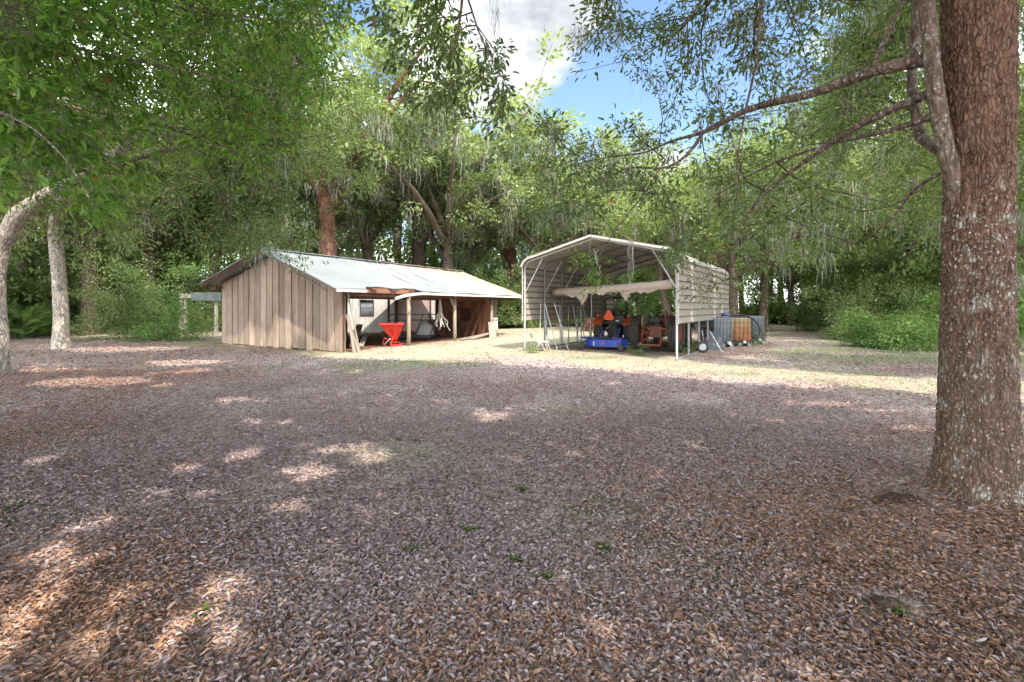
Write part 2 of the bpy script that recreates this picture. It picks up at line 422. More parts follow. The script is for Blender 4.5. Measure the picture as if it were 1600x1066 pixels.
def moss_obj(pts, parent, per=14, length=(.25, 1.0), width=.018, spread=.12, segs=4, name='moss_sprays', cull=None):
    """clumps of thin crooked strands"""
    pts = np.asarray(pts, float)
    if cull is not None: pts = pts[~cull(pts)]
    if not len(pts): return None
    n = len(pts) * per
    sc = np.repeat(rng.uniform(.35, 1, len(pts)), per)
    p = np.repeat(pts, per, 0) + rng.normal(0, spread, (n, 3)) * np.array([1, 1, .3])
    Ln = rng.uniform(*length, n) * sc; a = rng.uniform(0, 2 * np.pi, n); sd = np.stack([np.cos(a), np.sin(a), a * 0], 1)
    rows = []
    off = np.zeros((n, 3))
    for k in range(segs + 1):
        w = width * (1 - .75 * k / segs) * rng.uniform(.7, 1.3, n)
        q = p + off
        rows.append(q - sd * w[:, None]); rows.append(q + sd * w[:, None])
        off = off + rng.normal(0, .03 + .05 * (length[1] > 1), (n, 3)) + np.stack([a * 0, a * 0, -Ln / segs], 1)
        # clump draws together towards its tip
        off[:, :2] *= .9
    V = np.stack(rows, 1).reshape(-1, 3); i = np.arange(n)[:, None] * (2 * (segs + 1))
    F = np.concatenate([i + np.array([[2 * k, 2 * k + 1, 2 * k + 3, 2 * k + 2]]) for k in range(segs)], 1).reshape(-1, 4)
    r = np.repeat(rng.random(n), segs)
    o0 = np.array(tuple(origin_of(parent)))
    return link(name, np_mesh(name, V - o0, F, r), M['moss'], parent)

def trunk_mesh(path, rad, name, mat, parent, sides=40, step=.05, flare=0, plates=0.0, lumps=.0, seed=0):
    """a trunk with a flared, buttressed foot and real furrows"""
    P, Rr = smooth_line(path, rad, step, 3)
    mb = MB(); mb.tube(P, Rr, sides, cap=True)
    o0 = origin_of(parent); nP = len(P)
    for i in range(nP):
        for k in range(sides):
            v = mb.v[i * sides + k]; c = P[i]; d = (v - c); r = d.length; d.normalize(); a = 2 * math.pi * k / sides
            h = v.z
            g = 1 + lumps * (mnoise.noise(Vector((d.x * 2 + seed, d.y * 2, h * .9))) )
            if flare:
                but = .5 + .5 * math.sin(a * 5 + seed + mnoise.noise(Vector((a, h, seed))))
                g += flare * math.exp(-max(h, 0) / .16) * (.35 + .9 * but)
            rr = r * g
            if plates:
                q = Vector((d.x * r * 34, d.y * r * 34, h * 11)); q += Vector((mnoise.noise(q * .25 + Vector((5, 0, 0))), mnoise.noise(q * .25), 0)) * 1.6
                dd, _ = mnoise.voronoi(q); e = min(1, (dd[1] - dd[0]) * 2.4)
                rr += plates * (e ** .6 - .6)
            mb.v[i * sides + k] = c + d * rr
    return mb.build(name, mat, parent, smooth=True)
# ------------------------------------------------------------------ ground
def gheight(x, y):
    z = (vnoise(x, y, .35, 21) - .5) * .06 + (vnoise(x, y, 1.3, 22) - .5) * .03
    z = z * np.clip((np.hypot(x, y - 6) + 2) / 6, .4, 1)
    built = ((x > -16) & (x < 10) & (y > 12.5) & (y < 30))
    z = np.where(built, z * .15, z)
    z = z + .10 * np.exp(-(((x - 3.58) ** 2 + (y - 3.5) ** 2) / .22))           # root mound of the big oak
    z = z + .22 * np.exp(-(((x - 18.4) / 3.5) ** 2 + ((y - 37) / 2.5) ** 2))
    z = z + .05 * np.exp(-(((x - 2.85) / .25) ** 2 + ((y - 3.25) / .2) ** 2))
    hx, hy = 1.93, 2.31
    d = np.hypot((x - hx) / 1.7, y - hy)
    z = z + 0 * d
    return z
def axis_steps(lo, hi, flo, fhi, fine, grow_=1.18):
    a = list(np.arange(flo, fhi + 1e-6, fine)); s = fine
    while a[-1] < hi: s *= grow_; a.append(a[-1] + s)
    s = fine
    while a[0] > lo: s *= grow_; a.insert(0, a[0] - s)
    return np.array(a)
gx = axis_steps(-400, 400, -7, 7, .07, 1.06); gy = axis_steps(-200, 500, 1.0, 9, .07, 1.06)
GX, GY = np.meshgrid(gx, gy); X1, Y1 = GX.ravel(), GY.ravel()
GV = np.stack([X1, Y1, gheight(X1, Y1)], 1)
nx, ny = len(gx), len(gy)
ii = (np.arange(ny - 1)[:, None] * nx + np.arange(nx - 1)[None]).ravel()
me = np_mesh('ground', GV, np.stack([ii, ii + 1, ii + nx + 1, ii + nx], 1))
def zone_lawn(x, y):
    """where the dry lawn shows through instead of leaf litter, 0..1"""
    e = np.interp(x, [-30, -7, -5, 1.5, 4.8, 8, 14, 30], [27, 15.5, 13.6, 12.0, 8.9, 7.6, 6.4, 5])
    w = (vnoise(x, y, .5, 31) - .5) * 2.4 + (vnoise(x, y, 1.9, 32) - .5) * 1.0
    far = np.clip((y - np.interp(x, FX, FY)) / 1.2, 0, 1) * (x > 3)  # beyond the sun's edge, brown leaf stripes also put in the banded shade
    return np.clip((y - e + w) / 1.2 + .5, 0, 1) * (1 - far * np.clip((vnoise(x, y * 1.8, .45, 35) - .3) * 2.2, 0, .85))
def zone_soil(x, y):
    dx, dy = x - BC.x, y - BC.y; t = dx * BU.x + dy * BU.y; v = dx * BV.x + dy * BV.y
    barn = np.clip(np.minimum(np.minimum(t + .2, 12 - t), np.minimum(v - .05, 8 - v)) * 2.2 + (vnoise(x, y, 2, 33) - .5), 0, 1)
    dx, dy = x - KR.x, y - KR.y; w = dx * KW.x + dy * KW.y; d = dx * KD.x + dy * KD.y
    car = np.clip(np.minimum(np.minimum(w + 2.0, 4.6 - w), np.minimum(d - .7, 8.5 - d)) * 1.5 + (vnoise(x, y, 1.5, 34) - .5) * 1.6, 0, 1)
    h = np.hypot((x - 1.93) / 1.7, y - 2.31); hole = np.clip((.15 - h) * 14, 0, 1)
    return barn, car, hole
lawn = zone_lawn(X1, Y1); sb, sc_, sh = zone_soil(X1, Y1)
green = np.clip(1.6 * np.exp(-(((X1 + 2.6) / 2.0) ** 2 + ((Y1 - 11.8) / 1.1) ** 2)) + .9 * np.exp(-(((X1 - 12) / 6) ** 2 + ((Y1 - 14) / 3.5) ** 2))
                + .7 * np.exp(-(((X1 - 1.1) / .7) ** 2 + ((Y1 - 2.7) / .8) ** 2)) + .5 * (vnoise(X1, Y1, .9, 41) > .8), 0, 1)
ca = me.color_attributes.new('zone', 'FLOAT_COLOR', 'POINT')
ca.data.foreach_set('color', np.stack([lawn * (1 - sc_ * .8), np.clip(sb + sh * .3, 0, 1), sc_, green], 1).astype(np.float32).ravel())
gm, nt, out = new_mat('leaf strewn ground')
v = coords(nt); at_ = nt.nodes.new('ShaderNodeAttribute'); at_.attribute_name = 'zone'
sp = nt.nodes.new('ShaderNodeSeparateColor'); nt.links.new(at_.outputs['Color'], sp.inputs[0])
n1 = noise(nt, v, .9, 6, .6); n2 = noise(nt, v, 6, 6, .7); n3 = noise(nt, v, 28, 5, .7)
vo = voro(nt, v, 26, 'F1', 'Color'); vd = voro(nt, v, 26, 'DISTANCE_TO_EDGE')
s2 = nt.nodes.new('ShaderNodeSeparateColor'); nt.links.new(vo, s2.inputs[0])
leafc = ramp(nt, [(0, (.15, .105, .095)), (.35, (.29, .22, .20)), (.7, (.41, .335, .315)), (1, (.52, .44, .42))], s2.outputs[0])
leafc = mix(nt, ramp(nt, gray((0, .55), (.10, 0)), vd), leafc, (.07, .045, .035))
leafc = mix(nt, ramp(nt, gray((.56, 0), (.66, .5)), n2), leafc, (.13, .09, .07))
straw = ramp(nt, [(.25, (.19, .16, .11)), (.5, (.32, .28, .215)), (.75, (.43, .39, .315))], n3)
straw = mix(nt, ramp(nt, gray((.45, 0), (.62, .55)), n2), straw, (.15, .18, .085))
straw = mix(nt, ramp(nt, gray((.5, 0), (.62, .45)), n1), straw, (.25, .18, .125))
soil = ramp(nt, [(.3, (.10, .045, .03)), (.7, (.20, .10, .07))], n3)
csoil = ramp(nt, [(.3, (.15, .10, .085)), (.55, (.26, .19, .16)), (.75, (.38, .31, .24))], n3)
grn = ramp(nt, [(.3, (.06, .09, .03)), (.7, (.16, .20, .08))], n3)
def edge(m_, a=.35, b=.65): return ramp(nt, gray((a, 0), (b, 1)), math_(nt, 'ADD', m_, math_(nt, 'MULTIPLY', math_(nt, 'SUBTRACT', n3, .5), .9)))
c = mix(nt, edge(sp.outputs[0]), leafc, straw)
c = mix(nt, math_(nt, 'MULTIPLY', edge(at_.outputs['Alpha']), .6), c, grn)
c = mix(nt, edge(sp.outputs[2]), c, csoil)
c = mix(nt, edge(sp.outputs[1]), c, soil)
hgt = math_(nt, 'ADD', math_(nt, 'MULTIPLY', vd, 1.2), math_(nt, 'MULTIPLY', n3, .6))
principled(nt, out, c, .9, 0, bump(nt, hgt, .8, .025), .2)
ground = link('ground', me, gm, smooth=True); ground['kind'] = 'structure'
tag(ground, 'brown leaf-strewn yard turning to pale dry lawn before the sheds')

# ------------------------------------------------------------------ fallen leaves, blades, weeds
def scatter(n, y0, y1, dens, xm=1.18, extra=.6, side=2.2):
    """ground points in the wedge the camera could see (and a margin), thinned by dens(x,y) in 0..1"""
    wmax = y1 * 1.13 * xm + extra + side; n = int(n * wmax / (wmax - side)); y = rng.uniform(y0, y1, n); hw = y * 1.13 * xm + extra
    x = rng.uniform(-wmax, wmax, n); k = (np.abs(x) < hw) | ((np.abs(x) < hw + side) & (rng.random(n) < .6))
    x, y = x[k], y[k]; k = rng.random(len(x)) < dens(x, y); return x[k], y[k]
def litter_dens(x, y):
    sb, sc_, sh = zone_soil(x, y)
    d = (1 - .86 * zone_lawn(x, y)) * (1 - .85 * sb) * (1 - .75 * sc_) * (1 - .9 * sh)
    d *= np.clip(.62 + (vnoise(x, y, 1.1, 51) - .3) * 1.3, .3, 1) * np.clip((vnoise(x, y, .7, 53) - .12) * 6, .3, 1)
    return d
parts = []; grey = []
for (n, y0, y1, sc) in ((175000, 1.0, 3.2, .52), (300000, 3.2, 6.5, .52), (230000, 6.5, 11, .66), (110000, 11, 20, 1.0)):
    x, y = scatter(n, y0, y1, litter_dens); k = len(x)
    tr = np.hypot(x - 3.58, y - 3.5) > .22
    x, y = x[tr], y[tr]; k = len(x)
    pos = np.stack([x, y, gheight(x, y) + rng.uniform(.003, .022, k)], 1)
    a = rng.uniform(0, 2 * np.pi, k); ax = np.stack([np.cos(a), np.sin(a), rng.normal(.02, .30, k)], 1)
    nr = np.stack([rng.normal(0, .38, k), rng.normal(0, .38, k), np.ones(k)], 1)
    s = rng.uniform(.55, 1.2, k) * sc
    warm = np.clip(.10 + .35 * np.clip((2.7 - y) * .7, 0, 1) + .8 * np.clip((-x - .9) * .8, 0, 1) * np.clip((3.4 - y) * .8, 0, 1) + .75 * np.exp(-(((x - 3.3) / 2.2) ** 2 + ((y - 3.2) / 1.6) ** 2)) + .35 * np.clip((-x - 2.2 - .25 * y) * .3, 0, 1) + (vnoise(x, y, .9, 57) - .5) * .5, .08, .95)  # cool shade and warm sunlight are partly put into the leaf colours here
    wm = rng.random(k) < warm
    A_ = (leaf_arrays(pos, ax, nr, (.062 + .03 * (rng.random(k) > .96)) * s, .0225 * s * rng.uniform(.6, 1.4, k), np.clip(rng.random(k) * .85 + (vnoise(x, y, .6, 52) - .5) * .25, 0, 1), 'oval', rng.choice([-.5, .15, .6], (k, 1)), rng.uniform(-.1, .45, (k, 1))))
    V_, F_, r_ = A_; fm = np.repeat(wm, 2); vm = np.repeat(wm, 6)
    for m_, lst in ((True, parts), (False, grey)):
        kv = vm == m_; idx = np.cumsum(kv) - 1; lst.append((V_[kv], idx[F_[fm == m_]], r_[fm == m_]))
V, F, r = cat_arrays(grey)
tag(link('weathered_shade_litter', np_mesh('weathered_shade_litter', V, F, r), M['litter_grey']), 'weathered leaves toned grey-mauve for the shade over the middle of the yard', 'fallen leaves', kind='stuff')
V, F, r = cat_arrays(parts)
tag(link('leaf_litter', np_mesh('leaf_litter', V, F, r), M['litter']), 'warm brown dry oak leaves, thickest at the near edge and round the big trunk', 'fallen leaves', kind='stuff')

def blades(x, y, L, W, n_per=7, sp=.04, lean=.45):
    k = len(x) * n_per; x = np.repeat(x, n_per) + rng.normal(0, sp, k); y = np.repeat(y, n_per) + rng.normal(0, sp, k)
    pos = np.stack([x, y, gheight(x, y) - .004], 1)
    ax = np.stack([rng.normal(0, lean, k), rng.normal(0, lean, k), np.ones(k)], 1)
    nr = rng.normal(0, 1, (k, 3)); s = rng.uniform(.5, 1.3, k)
    return leaf_arrays(pos, ax, nr, L * s, W * s, rng.random(k), 'kite', droop=.35)
def lawn_dens(x, y):
    sb, sc_, sh = zone_soil(x, y); return zone_lawn(x, y) * (1 - sb) * (1 - .8 * sc_) * np.clip(vnoise(x, y, 1.6, 61) * 1.5, .15, 1)
x, y = scatter(30000, 6, 22, lawn_dens)
V, F, r = blades(x, y, .035, .006, 6, .06, .8)
tag(link('dry_lawn', np_mesh('dry_lawn', V, F, r), M['straw']), 'short dry straw-coloured lawn in front of the sheds', 'grass', kind='stuff')
def gdens(x, y):
    g = np.clip(1.6 * np.exp(-(((x + 2.6) / 2.2) ** 2 + ((y - 11.9) / .8) ** 2)) + 1.0 * np.exp(-(((x - 1.25) / 1.2) ** 2 + ((y - 2.5) / 1.3) ** 2)) * (vnoise(x, y, 4, 72) > .42) + .42 * np.exp(-(((x - .5) / 4) ** 2 + ((y - 8.5) / 3) ** 2)) * (vnoise(x, y, 2.5, 73) > .45)
                + .25 * (vnoise(x, y, 1.7, 71) > .72) * (y < 12) + .3 * np.exp(-(((x - 11) / 7) ** 2 + ((y - 14) / 4) ** 2)) + .012, 0, 1)
    return g * (1 - zone_soil(x, y)[0])
x, y = scatter(95000, 1.2, 20, gdens)
V, F, r = blades(x, y, .035, .006, 6, .05, .7)
tag(link('green_grass', np_mesh('green_grass', V, F, r * .8), M['grass']), 'scattered green grass sprigs pushing up through the leaves', 'grass', kind='stuff')

sx_, sy_ = scatter(2600, 1.2, 9, lambda x, y: (vnoise(x, y, .9, 81) > .35) * np.clip(1.2 - y * .1, .1, 1))
mb = MB()
for x, y in zip(sx_, sy_):
    a = random.uniform(0, 6.28); ln = random.uniform(.03, .13); z = float(gheight(np.array([x]), np.array([y]))[0]) + .02
    d = Vector((math.cos(a), math.sin(a), random.uniform(-.05, .12))) * ln; p = Vector((x, y, z)); q = Vector((-d.y, d.x, 0)) * random.uniform(-.2, .2)
    mb.tube([p - d, p + q, p + d], [.0016, .0022, .001], 4, cap=False)
tag(mb.build('twig_debris', M['twig']), 'thin grey twiglets strewn among the fallen leaves', 'twigs', kind='stuff')
# countable weed tufts
WEED = [(316, 960, 'broad-leaved'), (650, 690, 'low'), (128, 600, 'low'), (622, 688, 'low'), (735, 828, 'leafy'), (815, 765, 'leafy'), (640, 858, 'yellowing'),
        (808, 878, 'leafy'), (24, 800, 'bright'), (10, 828, 'low'), (852, 905, 'spreading'), (1405, 960, 'tiny'), (940, 860, 'spreading'), (700, 745, 'low')]
near_what = ['in the sunlit orange leaves near the bottom edge', 'at the middle of the shaded leaf carpet', 'close by the foot of the leaning tree', 'just beyond the sunlit leaf patch', 'in the shaded leaves mid-yard',
             'straight before the carport in shade', 'beside an orange fallen leaf', 'with a thin upright stalk, near yard centre', 'at the outer edge of the leaf carpet, brightest green', 'at the outer edge of the leaf carpet, low and dark',
             'flat among the nearest pale leaves', 'beside the small dark soil hollow', 'flat and dark amid leaves before the big oak', 'small and alone before the carport']
for (px, py, k_), wh in zip(WEED, near_what):
    g = gnd(px, py); z = float(gheight(np.array([g.x]), np.array([g.y]))[0])
    t = thing('weed_tuft', (g.x, g.y, z), '%s green weed tuft %s' % (k_, wh), 'weed', 'weed tufts in the leaf litter')
    n = 26; a = rng.uniform(0, 2 * np.pi, n); el = rng.uniform(.2, 1.1, n)
    ax = np.stack([np.cos(a) * np.cos(el), np.sin(a) * np.cos(el), np.sin(el)], 1)
    s = .55 if k_ in ('tiny', 'low') else .85
    pos = np.stack([g.x + rng.normal(0, .012, n), g.y + rng.normal(0, .012, n), np.full(n, z)], 1)
    V, F, r = leaf_arrays(pos, ax, np.tile([[0, 0, 1.]], (n, 1)) + rng.normal(0, .2, (n, 3)), s * rng.uniform(.04, .085, n), .014, rng.random(n) * .7, 'oval', .2, .3)
    link('blades', np_mesh('blades', V - np.array(tuple(t.location)), F, r), M['grass'], t)
# twigs, a mushroom-pale pebble or two
TW = [((278, 985), (312, 1045), .006, 'thick forked twig lying in the sunlit orange leaves'), ((1190, 915), (1245, 975), .003, 'thin pale twig across the leaves near the bottom edge'),
      ((1330, 748), (1335, 800), .006, 'curved grey root end standing by the dug soil'), ((1405, 768), (1440, 800), .005, 'pale arched root bridging the dug soil beside the oak'),
      ((1275, 838), (1300, 822), .006, 'short straight pale stick before the dug soil'), ((150, 905), (205, 935), .003, 'thin straw-coloured twig in shade beyond the sunlit leaves')]
for (a, b, r_, lb) in TW:
    A, B_ = gnd(*a), gnd(*b); mid = (A + B_) / 2; arch = .07 if 'arched' in lb else .012
    t = thing('twig' if 'root' not in lb else 'root', (mid.x, mid.y, 0), lb, 'twig' if 'root' not in lb else 'root')
    za, zb = [float(gheight(np.array([p.x]), np.array([p.y]))[0]) + .02 for p in (A, B_)]
    up = .10 if 'standing' in lb else 0
    P, Rr = smooth_line([A + Vector((0, 0, za)), mid + Vector((.01, .015, (za + zb) / 2 + arch)), B_ + Vector((0, 0, zb + up))], [r_, r_ * .9, r_ * .5], .03, 2, .003)
    MB().tube(P, Rr, 6).build('stem', M['twig'], t)
    if 'forked' in lb: MB().tube([mid, mid + Vector((.05, .03, .02)), mid + Vector((.08, .07, .015))], [.004, .003, .002], 5).build('fork', M['twig'], t)
# heap of dug soil and rusty leaves by the trunk
m_soil = m_simple('turned soil', [(.3, (.025, .014, .01)), (.7, (.11, .065, .045))], 14, .95, 0, .9)
def mound(name, c, rx, ry, h, mat_, lb, cat, seed):
    t = thing(name, c, lb, cat); mb = MB(); nr, ns = 9, 30
    for i in range(nr + 1):
        f = i / nr
        for k in range(ns):
            a = 2 * math.pi * k / ns; wob = 1 + .28 * mnoise.noise(Vector((math.cos(a) * 1.3, math.sin(a) * 1.3, seed)))
            x, y = c[0] + rx * f * wob * math.cos(a), c[1] + ry * f * wob * math.sin(a)
            z = float(gheight(np.array([x]), np.array([y]))[0]) + h * (1 - f * f) * (1 + .7 * mnoise.noise(Vector((x * 30, y * 30, seed))) + .4 * mnoise.noise(Vector((x * 80, y * 80, seed)))) - .01 * f
            mb.v.append(Vector((x, y, z)))
    for i in range(nr):
        for k in range(ns): mb.f.append((i * ns + k, i * ns + (k + 1) % ns, (i + 1) * ns + (k + 1) % ns, (i + 1) * ns + k))
    mb.build('soil', mat_, t, smooth=True); return t
g = gnd(1400, 785); mound('soil_heap', (g.x, g.y, 0), .20, .15, .035, m_soil, 'small heap of dark dug soil beside the big oak foot', 'soil heap', 3)
g = gnd(1385, 945); mound('soil_spill', (g.x, g.y, 0), .12, .06, .035, m_soil, 'dark freshly turned soil spot in the nearest brown leaves', 'soil spot', 8)
# ------------------------------------------------------------------ the near oaks
def sample_px(n, fn, y0, y1, box, sky=None):
    """foliage points where the crowns stand, by direction and distance"""
    px = rng.uniform(box[0], box[2], n); py = rng.uniform(box[1], box[3], n); Y = rng.uniform(y0, y1, n) if not callable(y0) else y0(px, py, n)
    k = rng.random(n) < fn(px, py); px, py, Y = px[k], py[k], Y[k]
    return np.stack([(px - HX) * Y / FPX, Y, EYE + (HY - py) * Y / FPX], 1)
def L3(lst, rad):
    pts = [at(*p) for p in lst]; return pts, rad
SKY_POLY_X = [690, 720, 745, 790, 850, 1010, 1035, 1045]
def in_open_sky(px, py):
    """keep the gap between the crowns open"""
    top = (px > 735) & (px < 895) & (py < 190)
    low = (px > 700) & (px < 1040) & (py > 125) & (py < 205)
    return top | low
def cull_all(P):
    return blocks_sun(P)
def cull_vis(P):
    px, py = project(P); bad = blocks_sun(P)
    # canopy overhead must not hang in front of the view
    bad |= (P[:, 1] > .3) & (px > -60) & (px < 1660) & (py > -30) & (py < 1100)
    return bad

# canopy that throws the yard's shade, shared out among the trees it grows on
SH = []
n = 5200
gx_, gy_ = rng.uniform(-17, 16, n), rng.uniform(-3.5, 14, n); h = rng.uniform(7.2, 11.5, n)
k = (gy_ < np.interp(gx_, EX, EY) + .3) & (gy_ > -3); k |= (gx_ > 4) & (gy_ > np.interp(gx_, FX, FY)) & (rng.random(n) < .55)
SH.append(np.stack([gx_ + SX * h, gy_ + SY * h, h], 1)[k])
n = 1500     # canopy over the ground beside and before the shed's far corner
gx_, gy_ = rng.uniform(-24, -6, n), rng.uniform(12, 27, n); h = rng.uniform(7, 11, n)
SH.append(np.stack([gx_ + SX * h, gy_ + SY * h, h], 1)[(gy_ < np.interp(gx_, EX, EY)) & (rng.random(n) < .6)])
n = 900      # and over the far lawn to the side
gx_, gy_ = rng.uniform(6, 30, n), rng.uniform(11, 34, n); h = rng.uniform(7, 12, n)
SH.append(np.stack([gx_ + SX * h, gy_ + SY * h, h], 1)[(gy_ > np.interp(gx_, FX, FY)) & (vnoise(gx_ * .25, gy_, .8, 77) > .52)])
SH = np.concatenate(SH)
SH = SH[~(blocks_sun(SH))]
trees_xy = np.array([[3.48, 3.5], [1.5, -4.5], [-7.2, 3.6], [-11.9, 10.4], [-16.2, 16.4], [17.5, 9.0], [9.5, -3.0]])
own = np.argmin(np.linalg.norm(SH[:, None, :2] - trees_xy[None], axis=2), axis=1)
px, py = project(SH)
visible = (SH[:, 1] > .5) & (px > 600) & (px < 1045) & (py > -20)
SH, own = SH[~visible], own[~visible]
def canopy(idx, t, cull=blocks_sun, per=52, L=.20, W=.13, spread=.66):
    p = SH[own == idx]
    if not len(p): return
    limb_top = CROWN_LIMBS[idx]
    sub = p[rng.permutation(len(p))[:min(len(p), 420)]]
    mb, d = grow(limb_top, sub, .3, .007, .5, 5, .1)
    mb.build('canopy_branches', M['twig'], t, smooth=True)
    # leaves seen inside the frame are given their small size, those overhead are coarser sprays
    qx, qy = project(p); vis = (p[:, 1] > 1) & (qx > -80) & (qx < 1680) & (qy > -60)
    dd = np.tile([[0, 0, .3]], (len(p), 1))
    if (~vis).any(): leaves_obj('canopy_leaves', twig_leaves(p[~vis], dd[~vis], per, spread, L, W, face=3.0, flat=.35), M['leaf_oak'], t, 'kite', cull=blocks_sun)
    if vis.any(): leaves_obj('upper_leaves', twig_leaves(p[vis], dd[vis], per * 3, spread, .10, .05), M['leaf_oak'], t, 'oval', cull=blocks_sun)
CROWN_LIMBS = {}

# --- 1. the big oak at the side
T = thing('oak_tree', (3.58, 3.5, 0), 'massive furrowed oak trunk with pale lichen flecks, nearest tree', 'tree')
base = Vector((3.58, 3.5, -.1))
tp = [base, Vector((3.585, 3.5, .4)), Vector((3.575, 3.5, 1.5)), Vector((3.585, 3.5, 2.6)), Vector((3.60, 3.52, 3.9)), Vector((3.7, 3.5, 6)), Vector((4.0, 3.3, 8.5))]
trunk_mesh(tp, [.26, .232, .202, .195, .208, .19, .13], 'trunk', M['bark_big'], T, 150, .02, .34, .019, .06, 2)
s2 = [at(1535, 420, 3.5), at(1500, 320, 3.5), at(1474, 220, 3.5), at(1458, 120, 3.5), at(1447, 0, 3.5), at(1435, -160, 3.7), at(1380, -420, 4.2)]
trunk_mesh(s2, [.06, .062, .055, .052, .05, .045, .03], 'second_stem', M['bark'], T, 48, .03, 0, .006, .08, 5)
s3 = [at(1462, 235, 3.75), at(1438, 215, 4.2), at(1424, 130, 4.3), at(1432, 20, 4.4), at(1445, -80, 4.6), at(1450, -260, 5)]
trunk_mesh(s3, [.03, .045, .04, .036, .03, .02], 'mossy_limb', M['bark'], T, 24, .05, 0, .004, .1, 7)
lim = [L3([(1456, 92, 3.56), (1410, 98, 3.7), (1362, 108, 3.9), (1290, 142, 4.2), (1200, 161, 4.7), (1152, 176, 5.0), (1122, 199, 5.2), (1096, 212, 5.3), (1059, 214, 5.5), (1010, 240, 5.8), (942, 246, 6.2), (880, 262, 6.6)], [.055, .05, .045, .04, .036, .03, .028, .024, .016, .012, .009, .005]),
       L3([(1096, 212, 5.3), (1077, 244, 5.3), (1040, 266, 5.4), (984, 259, 5.7), (930, 285, 6)], [.022, .018, .014, .011, .006]),
       L3([(1462, 142, 3.56), (1400, 168, 3.8), (1330, 202, 4.2), (1280, 238, 4.6), (1230, 272, 4.9), (1175, 325, 5.3)], [.04, .034, .028, .023, .018, .008]),
       L3([(1465, 180, 3.6), (1390, 205, 3.9), (1290, 226, 4.5), (1200, 258, 5), (1120, 305, 5.6)], [.026, .02, .015, .012, .006]),
       L3([(1362, 108, 3.9), (1385, 55, 4.0), (1412, 0, 4.1), (1430, -80, 4.3)], [.024, .02, .016, .012]),
       L3([(1475, 268, 3.6), (1420, 300, 4.0), (1405, 335, 4.2), (1345, 380, 4.7)], [.014, .012, .010, .005]),
       L3([(1205, -120, 5.2), (1190, 0, 5.0), (1184, 90, 4.9), (1165, 175, 4.9), (1150, 260, 5.0), (1155, 330, 5.1)], [.022, .018, .014, .011, .007, .004]),
       L3([(1140, -100, 5.4), (1100, 0, 5.4), (1050, 60, 5.5), (1000, 90, 5.7)], [.02, .014, .010, .005]),
       L3([(1040, 250, 5.4), (1010, 300, 5.6), (960, 360, 6.0), (925, 420, 6.2)], [.012, .010, .007, .004]),
       L3([(1175, 325, 5.3), (1150, 380, 5.6), (1120, 420, 5.9)], [.010, .008, .004])]
big = [([Vector(p) for p in tp[3:]], [.26] * 4)] + [([Vector(p) for p in s2[2:]], [.09] * 4)]
up_l = []
for (a, el, ln) in ((200, 40, 5), (150, 35, 5.5), (90, 40, 5), (20, 45, 4), (300, 35, 4.5), (240, 35, 5)):
    s = Vector((3.55, 3.5, 5.2 + random.random() * 2)); d = Vector((math.cos(R(a)) * math.cos(R(el)), math.sin(R(a)) * math.cos(R(el)), math.sin(R(el))))
    up_l.append(([s, s + d * ln * .5 + Vector((0, 0, .2)), s + d * ln + Vector((0, 0, .1))], [.12, .07, .03]))
for P, r_ in lim:
    Pq, Rq = smooth_line(P, r_, .12, 2, .006); MB().tube(Pq, Rq, 9).build('limb', M['bark'], T, smooth=True)
for P, r_ in up_l:
    Pq, Rq = smooth_line(P, r_, .3, 2, .03); MB().tube(Pq, Rq, 9).build('upper_limb', M['bark'], T, smooth=True)
lim_s = [smooth_line(P, r_, .2, 1) for P, r_ in lim]
CROWN_LIMBS[0] = [smooth_line(P, r_, .5, 1) for P, r_ in up_l]
def d_right(px, py):
    d = np.where((px > 1040) & (py < 410), .62, 0.)
    d = np.where((px > 895) & (px < 1045) & (py < 130 - (px < 960) * (960 - px) * .4), .95, d)
    d = np.where((px > 1045) & (py < 130), .95, d)
    d = np.where((px > 830) & (px <= 1060) & (py > 200 + 10 * np.sin(px * .05)) & (py < 345 + 30 * np.sin(px * .03)), .75, d)
    d = np.where((px > 1060) & (px < 1250) & (py > 330) & (py < 475), .32, d)
    d = np.where((px > 1300) & (py > 60), d * .5, d)
    d = np.where((px > 1480) & (px < 1600) , d * .25, d)
    return d * (vnoise(px, py, .022, 91) > .30) * np.clip(vnoise(px, py, .06, 92) * 1.8, .2, 1)
PR = sample_px(5200, d_right, 5.0, 8.2, (830, -160, 1640, 480))
PR = PR[~cull_all(PR)]
q = rng.permutation(len(PR))[:1300]
mb, dr = grow(lim_s, PR[q], .3, .0028, .42, 5, .16, seg=.25); mb.build('twigs', M['twig'], T, smooth=True)
leaves_obj('crown', twig_leaves(PR[q], dr, 17, .17, .075, .027, up=.5, droop_all=.25), M['leaf_oak'], T, cull=blocks_sun)
# a spray of brighter young leaves before the carport
def d_spr(px, py): return ((((px - 915) / 28) ** 2 + ((py - 405) / 22) ** 2 < 1) | (((px - 930) / 34) ** 2 + ((py - 440) / 12) ** 2 < 1)) * .5
PS = sample_px(400, d_spr, 5.9, 6.5, (860, 370, 980, 470))[:24]
mb, ds = grow([lim_s[8]], PS, .3, .0025, .4, 5, .1, seg=.2); mb.build('hanging_twigs', M['twig'], T)
leaves_obj('spray_leaves', twig_leaves(PS, ds, 9, .11, .075, .022, up=.7), M['leaf_near'], T)
canopy(0, T)
mp = PR[rng.permutation(len(PR))[:150]]; moss_obj(mp, T, 12, (.15, .6), .004, .07)
wisp = [at(x_, y_, 5.6) for x_, y_ in ((985, 375), (932, 390), (773, -10), (776, 15))]
moss_obj(wisp, T, 10, (.4, .8), .004, .03)

